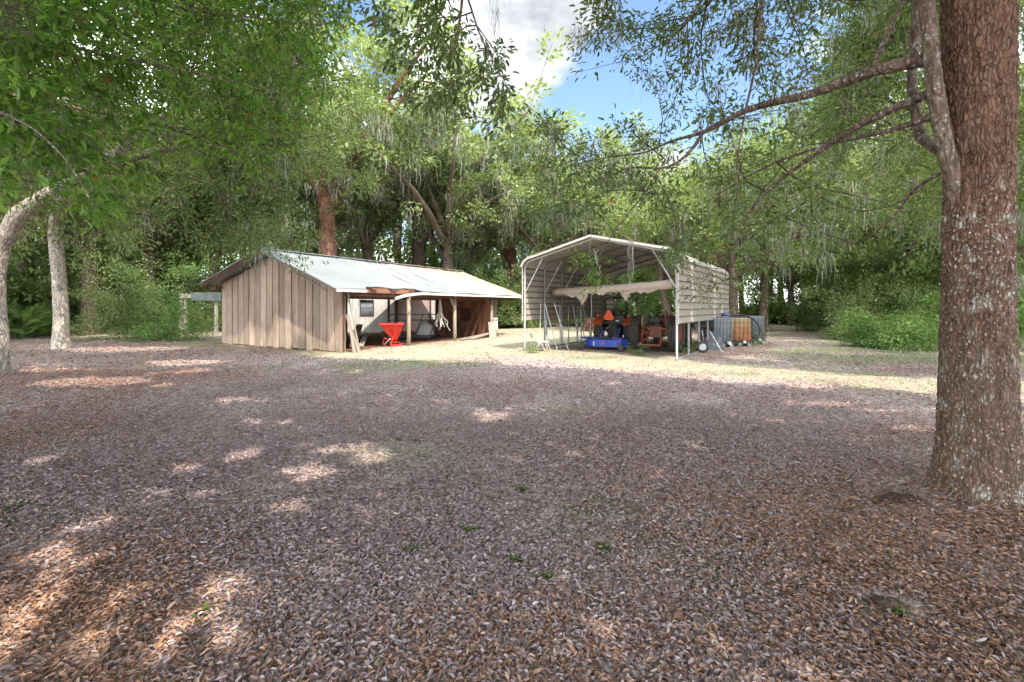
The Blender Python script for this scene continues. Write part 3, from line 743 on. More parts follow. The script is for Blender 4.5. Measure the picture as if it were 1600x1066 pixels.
# --- 2. oak behind the viewer with a branch hanging in from above
T = thing('overhanging_oak', (1.5, -4.5, 0), 'dark leafy oak branch hanging down from above before the cloud', 'tree')
tp = [Vector((1.5, -4.5, -.1)), Vector((1.4, -4.4, 2)), Vector((1.2, -4, 4.5)), Vector((1, -3.6, 7.5))]
trunk_mesh(tp, [.34, .28, .25, .15], 'trunk', M['bark_big'], T, 40, .1, .4, 0, .06, 9)
l2 = [([Vector((1.2, -4, 4.4)), Vector((.6, -1, 6.2)), Vector((.1, 2, 6.4)), at(735, -150, 3.9), at(722, -10, 3.9), at(716, 60, 3.9), at(700, 110, 3.9)], [.14, .09, .06, .03, .014, .009, .004]),
      ([at(724, -20, 3.9), at(752, 60, 3.8), at(790, 130, 3.8)], [.01, .007, .003]),
      ([at(740, -120, 3.9), at(680, -40, 4.1), at(650, 30, 4.2), at(655, 100, 4.2)], [.012, .009, .006, .003])]
for P, r_ in l2:
    Pq, Rq = smooth_line(P, r_, .1, 2, .006); MB().tube(Pq, Rq, 8).build('limb', M['bark'], T, smooth=True)
def d_hang(px, py):
    a = (px > 610) & (px < 735) & (py < 175 - np.abs(px - 690) * .3); b = (px > 690) & (px < 800) & (py > (px - 735) * 1.3) & (py < 225 - np.abs(px - 765) * 1.4)
    c_ = (px > 580) & (px < 640) & (py < 50)
    return (a | b | c_) * np.where(vnoise(px, py, .04, 95) > .33, .8, 0)
PH = sample_px(1100, d_hang, 3.5, 4.4, (570, -140, 810, 240)); PH = PH[:420]
mb, dh = grow([smooth_line(P, r_, .12, 1) for P, r_ in l2], PH, .3, .0016, .42, 5, .12, seg=.12); mb.build('twigs', M['twig'], T)
leaves_obj('crown', twig_leaves(PH, dh, 7, .085, .07, .024, up=.35, droop_all=.5), M['leaf_oak'], T)
CROWN_LIMBS[1] = [([Vector((1.2, -4, 4.5)), Vector((-2, -2.5, 8)), Vector((-5, -1, 9.5))], [.12, .08, .04]), ([Vector((1.1, -3.8, 6)), Vector((.5, -.5, 8.5)), Vector((.5, 2.5, 9.6))], [.12, .08, .04]), ([Vector((1, -3.6, 7)), Vector((4, -2, 8.8)), Vector((6.5, 1, 9.5))], [.1, .07, .03])]
for P, r_ in CROWN_LIMBS[1]: MB().tube(P, r_, 8).build('upper_limb', M['bark'], T)
canopy(1, T)

# --- 3. oak off to the side, its leafy boughs filling the upper corner
T = thing('leafy_oak', (-7.2, 3.6, 0), 'oak boughs with large bright green leaves filling the upper corner', 'tree')
tp = [Vector((-7.2, 3.6, -.1)), Vector((-7.1, 3.6, 2)), Vector((-6.8, 3.7, 4.2)), Vector((-6.5, 3.9, 7))]
trunk_mesh(tp, [.33, .27, .23, .14], 'trunk', M['bark_big'], T, 40, .1, .4, 0, .06, 4)
l3 = [([Vector((-6.9, 3.7, 3.6)), at(-60, 40, 4.6), at(60, 60, 4.6), at(190, 90, 4.8), at(330, 120, 5.4), at(450, 150, 6)], [.06, .035, .022, .015, .010, .004]),
      ([Vector((-6.9, 3.7, 3.2)), at(-80, 150, 4), at(40, 190, 3.6), at(110, 250, 3.4), at(150, 330, 3.4)], [.05, .022, .009, .006, .003]),
      ([Vector((-6.8, 3.8, 4.6)), at(-40, -60, 5), at(160, -20, 5.5), at(320, 20, 6), at(500, 40, 7)], [.05, .03, .02, .012, .005]),
      ([Vector((-6.9, 3.8, 3.8)), at(20, 150, 6), at(230, 190, 6.4), at(360, 230, 7), at(412, 300, 7.6), at(445, 352, 8)], [.05, .03, .02, .016, .011, .006])]
for P, r_ in l3:
    Pq, Rq = smooth_line(P, r_, .12, 2, .008); MB().tube(Pq, Rq, 8).build('limb', M['bark'], T, smooth=True)
l3s = [smooth_line(P, r_, .2, 1) for P, r_ in l3]
def d_left(px, py):
    lowb = np.interp(px, [-120, 0, 60, 150, 215, 300, 400, 480, 560], [300, 285, 290, 385, 300, 255, 290, 215, 60]) + (vnoise(px, py * 0, .05, 97) - .5) * 70
    d = (py < lowb) * np.clip((lowb - py) / 60, .25, 1)
    return d * np.where(vnoise(px, py, .03, 98) > .26, 1, .1) * np.where(vnoise(px, py, .012, 99) > .25, 1, .45)
def dep_l(px, py, n): return rng.uniform(3.2, 4.6, n) + np.clip(px, 0, 560) * .0062 + rng.random(n) * 1.4
PL = sample_px(3300, d_left, dep_l, None, (-140, -140, 575, 400)); PL = PL[~cull_all(PL)]
q = rng.permutation(len(PL))[:2000]
mb, dl = grow(l3s, PL[q], .3, .002, .42, 5, .14, seg=.2); mb.build('twigs', M['twig'], T)
leaves_obj('crown', twig_leaves(PL[q], dl, 12, .14, .10, .036, up=.6, droop_all=.25), M['leaf_near'], T, cull=blocks_sun)
# bare curled twig nest in the corner
mb = MB()
for i in range(60):
    p = at(random.uniform(-20, 25), random.uniform(-10, 60), 3.3); L = [p]
    d = Vector((random.gauss(.6, .6), random.gauss(0, .6), random.gauss(-.3, .6)))
    for k in range(7):
        d = (d + Vector((random.gauss(0, .7), random.gauss(0, .7), random.gauss(0, .7)))).normalized(); p = p + d * .035; L.append(p)
    mb.tube(L, [.0028] * 5 + [.002, .001, .001][:len(L) - 5], 4, cap=False)
mb.build('dead_twigs', M['twig'], T)
CROWN_LIMBS[2] = [([Vector((-6.6, 3.8, 5)), Vector((-4, 3, 8)), Vector((-1, 3.4, 9.4))], [.1, .07, .03]), ([Vector((-6.5, 3.9, 6)), Vector((-7, 6, 8.5)), Vector((-6, 8, 9.5))], [.1, .06, .03]), ([Vector((-6.6, 3.8, 5.5)), Vector((-6, .5, 8)), Vector((-5, -2, 9))], [.1, .06, .03])]
for P, r_ in CROWN_LIMBS[2]: MB().tube(P, r_, 8).build('upper_limb', M['bark'], T)
canopy(2, T)
moss_obj(PL[rng.permutation(len(PL))[:60]], T, 10, (.15, .5), .004, .05)

# --- 4. leaning oak with the pale arching stem
T = thing('leaning_oak', (-11.6, 10.3, 0), 'leaning oak at the edge with dark foot and pale sunlit arching stem', 'tree')
tp = [Vector((-11.7, 10.3, -.15)), at(4, 545, 10.2), at(0, 480, 10.2), at(-2, 430, 10.1), at(4, 380, 10.0), at(28, 335, 9.9), at(68, 308, 9.8), at(130, 275, 9.8), at(210, 220, 9.9), at(300, 150, 10.2)]
trunk_mesh(tp, [.20, .12, .105, .115, .15, .16, .135, .11, .08, .05], 'trunk', M['bark_pale'], T, 60, .06, .45, .01, .1, 6)
l4 = [([at(-2, 430, 10.1), at(-40, 330, 10.6), at(-60, 200, 11), at(-20, 60, 11)], [.10, .09, .07, .04]),
      ([at(130, 275, 9.8), at(200, 250, 10.6), at(300, 225, 11.5), at(390, 240, 12.2), at(440, 300, 12.8)], [.08, .06, .045, .03, .015]),
      ([at(68, 308, 9.8), at(150, 150, 10.8), at(260, 60, 12), at(380, 20, 13)], [.14, .1, .07, .03])]
for P, r_ in l4:
    Pq, Rq = smooth_line(P, r_, .25, 2, .02); MB().tube(Pq, Rq, 9).build('limb', M['bark'], T, smooth=True)
l4s = [smooth_line(P, r_, .4, 1) for P, r_ in l4] + [smooth_line(tp[6:], [.2, .15, .11, .06], .4, 1)]
PM = []
n = 2600; hv = rng.uniform(-.4, 7.6, n); hz = rng.uniform(.9, 3.3, n); kk = rng.uniform(2.5, 7, n)   # leaves between the sun and the gable
PM.append(np.array([tuple(bp(0, a, b)) for a, b in zip(hv, hz)]) + np.array([[SX, SY, 1]]) * kk[:, None])
def d_ml(px, py):
    lowb = np.interp(px, [-100, 0, 150, 250, 330, 400, 470, 530, 580], [300, 300, 380, 350, 380, 425, 415, 370, 200]) + (vnoise(px, py * 0, .04, 99) - .5) * 60
    return (py < lowb) * (vnoise(px, py, .02, 100) > .3) * .8 * ~((abs(px - 510) < 24) & (py > 225))
PM.append(sample_px(2500, d_ml, 9, 15, (-160, -150, 570, 430)))
PM = np.concatenate(PM); PM = PM[~cull_all(PM)]; px, py = project(PM); PM = PM[(px < 575) & (PM[:, 2] > 2.6)]
q = rng.permutation(len(PM))[:2300]
mb, dm = grow(l4s, PM[q], .3, .004, .45, 5, .14); mb.build('twigs', M['twig'], T)
leaves_obj('crown', twig_leaves(PM[q], dm, 34, .36, .10, .042, up=.5, droop_all=.1), M['leaf_oak'], T, cull=blocks_sun)
moss_obj(PM[rng.permutation(len(PM))[:160]], T, 16, (.3, .9), .007, .1, cull=blocks_sun)
CROWN_LIMBS[3] = l4s; canopy(3, T)

# --- 5. upright lichened oak
T = thing('lichened_oak', (-16.3, 16.4, 0), 'straight grey oak trunk blotched with white lichen before shrubs', 'tree')
tp = [Vector((-16.25, 16.4, -.1)), at(96, 500, 16.4), at(92, 430, 16.4), at(86, 365, 16.4), at(92, 290, 16.6), at(80, 150, 17)]
trunk_mesh(tp, [.26, .215, .20, .185, .15, .08], 'trunk', M['bark_pale'], T, 60, .08, .3, .012, .1, 12)
l5 = [([at(88, 350, 16.4), at(150, 270, 16), at(210, 200, 15.6)], [.14, .09, .04]), ([at(88, 330, 16.4), at(20, 260, 17), at(-60, 180, 17.5)], [.14, .09, .04]), ([at(90, 300, 16.5), at(110, 200, 18), at(160, 80, 19)], [.14, .1, .04])]
for P, r_ in l5:
    Pq, Rq = smooth_line(P, r_, .4, 2, .03); MB().tube(Pq, Rq, 8).build('limb', M['bark'], T, smooth=True)
l5s = [smooth_line(P, r_, .5, 1) for P, r_ in l5]
def d_5(px, py): return (py < 370 + 30 * np.sin(px * .04)) * (vnoise(px, py, .02, 103) > .35)
P5 = sample_px(1000, d_5, 15, 21, (-160, -60, 330, 420)); P5 = P5[~cull_all(P5)][:500]
mb, d5 = grow(l5s, P5, .3, .006, .45, 5, .14); mb.build('twigs', M['twig'], T)
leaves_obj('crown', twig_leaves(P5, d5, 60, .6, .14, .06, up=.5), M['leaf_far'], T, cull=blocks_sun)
CROWN_LIMBS[4] = l5s; canopy(4, T)

# --- 6. / 7. shade trees off to the side and behind
T = thing('side_oak', (17.5, 9, 0), 'oak boughs over the lawn behind the massive trunk', 'tree')
tp = [Vector((17.5, 9, -.1)), Vector((17.3, 9, 3)), Vector((16.5, 9.3, 6)), Vector((15.5, 10, 9))]
trunk_mesh(tp, [.4, .3, .25, .15], 'trunk', M['bark'], T, 30, .2, .4, 0, .06, 14)
l6 = [([Vector((17, 9.1, 4)), Vector((14, 10, 5.6)), Vector((11, 11, 6))], [.15, .1, .04]), ([Vector((16.8, 9.2, 5)), Vector((15, 13, 7)), Vector((12.5, 15, 7.5))], [.15, .1, .04]), ([Vector((16.5, 9.3, 6)), Vector((13, 8, 8.4)), Vector((9, 7, 9.5))], [.15, .1, .04]), ([Vector((16, 9.6, 7.5)), Vector((17, 14, 9)), Vector((17, 18, 10)), Vector((15, 22, 10))], [.15, .1, .06, .04])]
for P, r_ in l6:
    Pq, Rq = smooth_line(P, r_, .4, 2, .04); MB().tube(Pq, Rq, 8).build('limb', M['bark'], T, smooth=True)
CROWN_LIMBS[5] = [smooth_line(P, r_, .5, 1) for P, r_ in l6]
def d_6(px, py): return (py < 395 + 45 * np.sin(px * .017) - .25 * np.maximum(0, 1180 - px)) * (vnoise(px, py, .014, 104) > .34)
P6 = sample_px(1700, d_6, 9.5, 16, (1060, -80, 1700, 470)); P6 = P6[~cull_all(P6)]
n = 1500; hd = rng.uniform(-.3, 8, n); hz = rng.uniform(.8, 3.1, n); kk = rng.uniform(5, 10, n)      # boughs that dapple the carport's side wall
Pw = np.array([tuple(kp(0, a, b)) for a, b in zip(hd, hz)]) + np.array([[SX, SY, 1]]) * kk[:, None]; Pw = Pw[~cull_all(Pw)]
qx, qy = project(Pw); Pw = Pw[(qy < 430) & (qx > 1060)]
P6 = P6[:1000]; wx, wy = project(Pw); Pw_in = (wy > -40) & (wx < 1650); P6 = np.concatenate([P6, Pw[Pw_in]]); Pw = Pw[~Pw_in]
mb, d6 = grow(CROWN_LIMBS[5], P6, .3, .0035, .45, 5, .14); mb.build('twigs', M['twig'], T)
leaves_obj('crown', twig_leaves(P6, d6, 42, .42, .10, .042, up=.5, droop_all=.1), M['leaf_oak'], T, cull=blocks_sun)
leaves_obj('wall_side_leaves', twig_leaves(Pw, np.tile([[0, 0, .3]], (len(Pw), 1)), 40, .5, .16, .10, face=3.0, flat=.4), M['leaf_oak'], T, 'kite', cull=blocks_sun)
moss_obj(P6[rng.permutation(len(P6))[:200]], T, 14, (.3, 1.0), .008, .1, cull=blocks_sun)
canopy(5, T)
T = thing('rear_oak', (9.5, -3, 0), 'oak canopy shading the yard from behind the viewer', 'tree')
tp = [Vector((9.5, -3, -.1)), Vector((9.4, -3, 3)), Vector((9, -2.6, 6)), Vector((8.6, -2, 9))]
trunk_mesh(tp, [.4, .3, .25, .15], 'trunk', M['bark'], T, 30, .2, .4, 0, .06, 15)
CROWN_LIMBS[6] = [([Vector((9.2, -2.8, 5)), Vector((8, 0, 8)), Vector((7, 3, 9.5))], [.15, .1, .04]), ([Vector((9.2, -2.8, 5.5)), Vector((6, -3, 8)), Vector((4, -3, 9))], [.15, .1, .04]), ([Vector((9, -2.6, 6)), Vector((12, -1, 8)), Vector((14, 1, 9))], [.15, .1, .04])]
for P, r_ in CROWN_LIMBS[6]: MB().tube(P, r_, 8).build('limb', M['bark'], T)
canopy(6, T)
# ------------------------------------------------------------------ woodland trees
def proto_points(rs, H, Rr, n, low=.28):
    """foliage points on a handful of lobes round spreading limbs; returns limbs and points (local)"""
    limbs = []; P = []
    nl = 7
    th = H * .3
    for i in range(nl):
        a = 2 * math.pi * (i + rs.uniform(-.3, .3)) / nl; el = R(rs.uniform(25, 70)); ln = Rr * rs.uniform(.75, 1.0) if i % 2 else H * .55
        d = Vector((math.cos(a) * math.cos(el), math.sin(a) * math.cos(el), math.sin(el)))
        s = Vector((0, 0, th + H * rs.uniform(-.04, .15))); e = s + d * ln; m_ = s.lerp(e, .5) + Vector((rs.uniform(-.5, .5), rs.uniform(-.5, .5), rs.uniform(.2, .8)))
        r0 = H * .014
        limbs.append(smooth_line([s, m_, e], [r0, r0 * .7, r0 * .3], .5, 2, .06))
        c0 = e
        for k in range(n // nl):
            c = m_.lerp(c0, rs.uniform(.1, 1.15)); u = Vector((rs.gauss(0, 1), rs.gauss(0, 1), rs.gauss(.15, .75))).normalized() * Rr * .42 * rs.uniform(.55, 1)
            p = c + u
            if p.z > H * low: P.append(tuple(p))
    return limbs, np.array(P)
def make_oak(seed, H, Rr, npt, per, L, trunk_r, bark, label, group, low=.28, spread=.62, moss_n=170, fork=False, leaf='leaf_far', lean=0):
    rs = random.Random(seed); random.seed(seed)
    t = thing('oak_tree', (0, 0, 0), label, 'tree', group)
    limbs, P = proto_points(rs, H, Rr, npt, low)
    tp = [Vector((0, 0, -.3)), Vector((lean * .2, 0, H * .1)), Vector((lean * .7, 0, H * .22)), Vector((0 if not lean else lean * .9, 0, H * .36)), Vector((rs.uniform(-.4, .4), rs.uniform(-.4, .4), H * .62))]
    trunk_mesh(tp, [trunk_r * 1.25, trunk_r, trunk_r * .92, trunk_r * .75, trunk_r * .2], 'trunk', bark, t, 20, .3, .5, 0, .12, seed)
    for Pq, Rq in limbs: MB().tube(Pq, Rq, 7).build('limb', bark, t, smooth=True)
    mb, d = grow(limbs, P, .3, .012, .42, 4, .12, seg=.9); mb.build('branches', M['twig'], t)
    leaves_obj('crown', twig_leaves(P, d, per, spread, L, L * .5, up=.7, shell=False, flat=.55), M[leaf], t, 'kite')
    if moss_n: moss_obj(P[[rs.randrange(len(P)) for _ in range(moss_n)]] - np.array([0, 0, .3]), t, 12, (.4, 1.7), .012, .25, 5)
    return t
def dup(src, loc, rz, s, label, group=None, sz=None):
    r_ = src.copy(); col.objects.link(r_); r_.location = loc; r_.rotation_euler = (0, 0, rz); r_.scale = (s, s, sz or s); r_['label'] = label
    if group: r_['group'] = group
    for ch in list(src.children):
        c = ch.copy(); col.objects.link(c); c.parent = r_
    return r_
W = 'oaks at the edge of the woods'
pr = [make_oak(21, 15, 6.0, 250, 95, .24, .45, M['bark_red'], 'stout oak with red-brown trunk forking above the shed roof', W),
      make_oak(33, 14, 5.5, 240, 90, .23, .36, M['bark'], 'dark-limbed oak behind the middle of the shed roof', W, .22),
      make_oak(47, 16, 6.2, 210, 80, .24, .40, M['bark'], 'tall open oak hung with long grey moss, sky through its top', W, .3, moss_n=150),
      make_oak(58, 10, 4.6, 210, 90, .20, .22, M['bark'], 'oak with forked dark trunk seen under the carport roof', W, .2, moss_n=90, lean=.8)]
def put(o, px, Y, rz, s, lab=None, sz=None):
    p = at(px, 480, Y); loc = (p.x, p.y, 0)
    if o.get('placed') is None:
        o['placed'] = 1; o.location = loc; o.rotation_euler = (0, 0, rz); o.scale = (s, s, sz or s); return o
    return dup(o, loc, rz, s, lab, W, sz)
put(pr[0], 511, 27.5, .4, 1.3)
put(pr[1], 575, 34, 1.2, 1.25)
put(pr[2], 655, 36, 2.2, 1.5)
put(pr[3], 1050, 27.5, 2.6, 1.0)
DUPS = [(1, 730, 36, 3.6, 1.0, 'round grey-green oak crown over the far end of the shed ridge'), (0, 800, 39, 1.5, 1.12, 'pale green oak crown just beside the carport peak'),
        (1, 868, 36, .3, 1.0, 'oak crown directly behind the carport peak'), (0, 945, 42, 5.1, 1.12, 'tall round oak crown standing back above the carport roof'), (1, 1000, 37, 2.9, .88, 'oak crown over the right-hand slope of the carport roof'),
        (3, 1148, 26, 4.1, 1.1, 'slim oak with upright trunk just behind the tanks'), (3, 1192, 28, .9, 1.25, 'leaning oak to the side of the caged tanks'),
        (0, 1262, 41, 3.3, .9, 'oak on the low mound at the far end of the clearing'), (2, 1236, 36, .7, .62, 'thin straight oak before the low mound'),
        (1, 1330, 38, 5.5, .95, 'oak at the far side of the clearing behind dark bushes'), (2, 1120, 40, 4.0, .9, 'mossy oak behind the back corner of the carport'),
        (1, 1425, 27, 2.0, .85, 'oak rising out of the dark bushes beside the massive trunk'), (0, 1540, 24, .2, .9, 'oak crown half hidden by the massive trunk'), (3, 1640, 18, 3, 1.1, 'small oak beyond the massive trunk at the frame edge'),
        (0, 420, 32, 2.4, 1.1, 'broad oak crown above the shed gable peak'), (1, 335, 31, 5.0, 1.05, 'oak behind the weathered timber frame'), (1, 235, 29, 1.1, 1.1, 'oak over the pale shrubs near the shed'),
        (1, 140, 25, .9, 1.0, 'oak directly behind the lichened trunk'), (2, 40, 25, 3.1, 1.0, 'mossy oak behind the palmettos'), (0, -70, 20, 4, 1.0, 'oak beyond the leaning pale tree'),
        (3, 452, 30, 5.9, 1.0, 'mossy grey oak touching the red-brown trunk'), (2, 700, 33, 5.0, 1.1, 'mossy oak with level limbs over the shed ridge')]
for k, px, Y, rz, s, lb in DUPS: put(pr[k], px, Y, rz, s, lb)

# the wood beyond reads as one mass
def woods_mass():
    tr = MB(); LV = []
    rs = random.Random(5)
    spots = []
    for i in range(70):
        a = -1.05 + 2.1 * (i + rs.uniform(-.4, .4)) / 69; d = rs.uniform(46, 64)
        x, y = d * math.sin(a) * 1.15, d * math.cos(a) * .98; px = HX + FPX * x / y
        H = rs.uniform(14, 18) if 640 < px < 1100 else rs.uniform(17, 24)
        spots.append((x, y, H))
    for (x, y, H) in [(-34, 24, 17), (-38, 14, 16), (-36, 32, 18), (33, 22, 17), (36, 14, 15), (35, 30, 18), (-26, 30, 14), (27, 33, 15), (24, 24, 12)]: spots.append((x, y, H))
    for x, y, H in spots:
        tr.tube([Vector((x, y, -.3)), Vector((x + rs.uniform(-.6, .6), y, H * .3)), Vector((x + rs.uniform(-1.5, 1.5), y, H * .75))], [.34, .26, .08], 7)
        n = 46; c = []
        for k in range(n):
            u = np.array([rs.gauss(0, 1), rs.gauss(0, 1), rs.gauss(0, 1)]); u /= np.linalg.norm(u) + 1e-6
            c.append(np.array([x, y, H * .56]) + u * np.array([H * .3, H * .3, H * .42]) * rs.uniform(.6, 1))
        c = np.array(c); LV.append(c)
    c = np.concatenate(LV); d = np.tile([[0, 0, .4]], (len(c), 1))
    pos, ax, nr, L, Wd, rd = twig_leaves(c, d, 85, 1.25, .40, .22, up=.7)
    cid = np.repeat(rng.random(len(c)), 85); V, F, r = leaf_arrays(pos, ax, nr, L, Wd, np.clip(rd * .6 + cid * .4, 0, 1), 'kite')
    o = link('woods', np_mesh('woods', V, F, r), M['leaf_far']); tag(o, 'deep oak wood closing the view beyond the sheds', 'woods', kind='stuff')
    o2 = tr.build('woods_trunks', M['bark']); tag(o2, 'distant dim trunks inside the deep wood', 'woods', kind='stuff')
    # low growth along its edge
    C = []
    for i in range(950):
        a = rs.uniform(-1.12, 1.12); dd = rs.uniform(40, 56); C.append((dd * math.sin(a) * 1.1, dd * math.cos(a), rs.uniform(.3, 6.5)))
    for i in range(330):
        s = rs.choice((-1, 1)); C.append((s * rs.uniform(24, 33) + (2 if s > 0 else 0), rs.uniform(12, 40), rs.uniform(.3, 5)))
    C = np.array(C); d = np.tile([[0, 0, .4]], (len(C), 1))
    V, F, r = leaf_arrays(*twig_leaves(C, d, 190, 1.5, .26, .13, up=.6), 'kite')
    o = link('undergrowth', np_mesh('undergrowth', V, F, r), M['leaf_bright']); tag(o, 'tangled green undergrowth along the edge of the woods', 'undergrowth', kind='stuff')
woods_mass()

# ------------------------------------------------------------------ shrubs one can tell apart
def shrub(px, py, w, h, label, leaf='leaf_bright', n=46, per=110, L=.09, name='shrub', cat='shrub', spread=.42, dx=1.0):
    g = gnd(px, py); t = thing(name, (g.x, g.y, 0), label, cat, 'shrubs along the edge of the woods')
    P = []; rs = random.Random(int(px * 7 + py))
    while len(P) < n:
        u = Vector((rs.uniform(-1, 1), rs.uniform(-1, 1), rs.uniform(0, 1)))
        if rs.random() < .16: u = Vector((u.x * 1.25, u.y * 1.1, u.z * rs.uniform(1.0, 1.5))); P.append((g.x + u.x * w / 2, g.y + u.y * w * dx / 2 + w * .2, .1 + u.z * h)); continue
        if u.length < 1 + .25 * mnoise.noise(u * 2.5 + Vector((px * .1, 0, 0))) - .15 and (u.length > .45 or rs.random() < .3): P.append((g.x + u.x * w / 2, g.y + u.y * w * dx / 2 + w * .2, .1 + u.z * (h - .2)))
    P = np.array(P)
    st = [([g + Vector((0, w * .2, -.1)), g + Vector((rs.uniform(-.3, .3) * w, w * .2, h * .45))], [.05, .02]) for _ in range(3)]
    mb, d = grow([resample(a, b, .3) for a, b in st], P, .4, .005, .45, 4, .12); mb.build('stems', M['twig'], t)
    leaves_obj('foliage', twig_leaves(P, d, per, spread, L, L * .48, up=.6), M[leaf], t, 'kite')
    return t
SHR = [(255, 534, 2.8, 2.6, 'pale sunlit feathery shrub nearest the shed', 'leaf_bright'), (205, 531, 3.0, 2.6, 'bright green low shrub halfway between lichened trunk and shed', 'leaf_bright'),
       (150, 534, 3.0, 3.0, 'dark blue-green shrub just behind the lichened trunk', 'leaf_far'), (60, 524, 3.6, 3.2, 'dark shrub behind the palmetto fans', 'leaf_far'), (322, 519, 3.4, 2.6, 'dark shrub growing under the weathered timber frame', 'leaf_oak'),
       (305, 514, 4.5, 4.6, 'tall shadowy shrub behind the timber frame', 'leaf_far'), (110, 517, 5.0, 5.0, 'tall dense shrub behind the lichened trunk', 'leaf_bright'), (205, 514, 5.5, 5.4, 'tall light green shrub behind the low ones', 'leaf_bright'), (15, 526, 4.0, 4.6, 'tall shrub at the frame edge behind the leaning tree', 'leaf_oak'),
       (1350, 533, 2.6, 2.0, 'dense dark bush at the near corner of the clearing', 'leaf_far'), (1392, 529, 4.0, 3.5, 'tall dark arching bush beside the clearing', 'leaf_oak'), (1428, 548, 2.3, 1.0, 'low bright vine-like bush against the massive trunk', 'leaf_bright'), (1380, 545, 1.6, .7, 'small bright mound of leaves before the dark bush', 'leaf_bright'),
       (1455, 533, 3.4, 3.0, 'loose bush just showing beside the massive trunk', 'leaf_bright'), (1600, 548, 3.0, 2.6, 'leafy bush on the far side of the massive trunk', 'leaf_bright'), (1325, 519, 4.2, 3.4, 'bush farther along the clearing edge', 'leaf_far'),
       (1300, 510, 5.0, 3.0, 'bright bush at the far corner of the clearing', 'leaf_bright'), (1205, 508, 4.0, 2.8, 'low bush between the tanks and the far mound', 'leaf_far'), (790, 512, 5, 4.4, 'dark green bush between shed end and carport', 'leaf_far'), (770, 513, 4, 3.4, 'mossy dim bush at the far end of the shed', 'leaf_oak'), (850, 510, 6, 4.0, 'bush seen beneath the carport side panel', 'leaf_far'), (1000, 510, 7, 5.0, 'bright bush seen through the back of the carport', 'leaf_bright'), (1110, 513, 5, 4.4, 'bush behind the carport back corner', 'leaf_far'), (920, 509, 7, 5, 'bush behind the tractor rollover bar', 'leaf_bright')]
for px, py, w, h, lb, lf in SHR: shrub(px, py, w, h, lb, lf, n=int(30 + w * 9), per=150 if w < 3.5 else 260, L=.10 if w < 3.5 else .17, spread=.3 + w * .055)
# small ground growth at the tanks
for px, py, w, h, lb in ((1150, 541, .7, .45, 'weeds at the foot of the orange stained tank'), (1180, 541, .6, .35, 'weedy clump beside the tank hose'), (1000, 556, .5, .12, 'flat weeds before the old tractor wheel'), (1075, 552, .5, .18, 'weeds at the carport post foot'), (832, 552, .4, .15, 'weeds at the foot of the white carport post')):
    shrub(px, py, w, h, lb, 'leaf_bright', 14, 26, .05, 'weed_clump', 'weeds', .12)
# palmettos
def palmetto(px, py, s, label):
    g = gnd(px, py); t = thing('palmetto', (g.x, g.y, 0), label, 'palmetto', 'palmettos by the leaning tree')
    rs = random.Random(int(px)); A = []; st = MB()
    for i in range(13):
        a = rs.uniform(0, 6.28); el = rs.uniform(.3, 1.35); d = Vector((math.cos(a) * math.cos(el), math.sin(a) * math.cos(el), math.sin(el))); e = g + d * s * rs.uniform(.6, 1)
        st.tube([g + Vector((0, 0, -.05)), g.lerp(e, .5) + Vector((0, 0, .05)), e], [.012, .009, .006], 5)
        side = d.cross(Vector((0, 0, 1))).normalized(); up = side.cross(d)
        n = 22; ang = np.linspace(-1.9, 1.9, n)
        ax = np.array([tuple(d * math.cos(q) + side * math.sin(q)) for q in ang]) + rng.normal(0, .05, (n, 3))
        A.append(leaf_arrays(np.tile(np.array([tuple(e)]), (n, 1)), ax, np.tile(np.array([tuple(up)]), (n, 1)) + rng.normal(0, .2, (n, 3)), .42 * s * rng.uniform(.8, 1.1, n), .035, rng.random(n) * .5 + .4, 'oval', .3, .25))
    st.build('stalks', M['leaf_bright'], t); V, F, r = cat_arrays(A)
    link('fronds', np_mesh('fronds', V - np.array(tuple(t.location)), F, r), M['leaf_bright'], t)
palmetto(28, 530, 1.5, 'palmetto with pale fans beside the leaning tree'); palmetto(52, 528, 1.3, 'palmetto between leaning tree and lichened trunk')
palmetto(-5, 528, 1.5, 'palmetto half cut by the frame edge'); palmetto(72, 524, 1.2, 'small palmetto close to the lichened trunk'); palmetto(1440, 541, .9, 'palmetto among the bushes near the massive trunk')
# hanging vines and moss by the clearing edge
# weathered timber frame
t = thing('timber_frame', tuple(gnd(300, 522)), 'weathered grey timber frame with a metal top among shrubs', 'lean-to')
m_grey = m_simple('grey weathered timber', [(.3, (.16, .145, .12)), (.6, (.34, .32, .28)), (.8, (.50, .49, .44))], 5, .85, 0, .5, (6, 6, .6))
Yf = 24.5
for a_, b_, r_ in ((284, 284.5, .10), (290, 290, .07), (338, 338, .08)):
    MB().beam(at(a_, 527, Yf), at(b_, 458, Yf), r_ * 1.6, r_ * 1.6, (0, 1, 0)).build('post', m_grey, t)
MB().beam(at(280, 463, Yf - .1), at(345, 461, Yf - .1), .06, .22).build('beam', m_grey, t)
m_sheet = m_simple('old sheet metal', [(.3, (.07, .09, .09)), (.7, (.17, .21, .21))], 4, .5, .5, .2)
MB().prism([at(298, 457, Yf - .2), at(345, 457, Yf - .2), at(345, 470, Yf - .2), at(298, 470, Yf - .2)], (0, .04, 0)).build('metal_sheet', m_sheet, t)
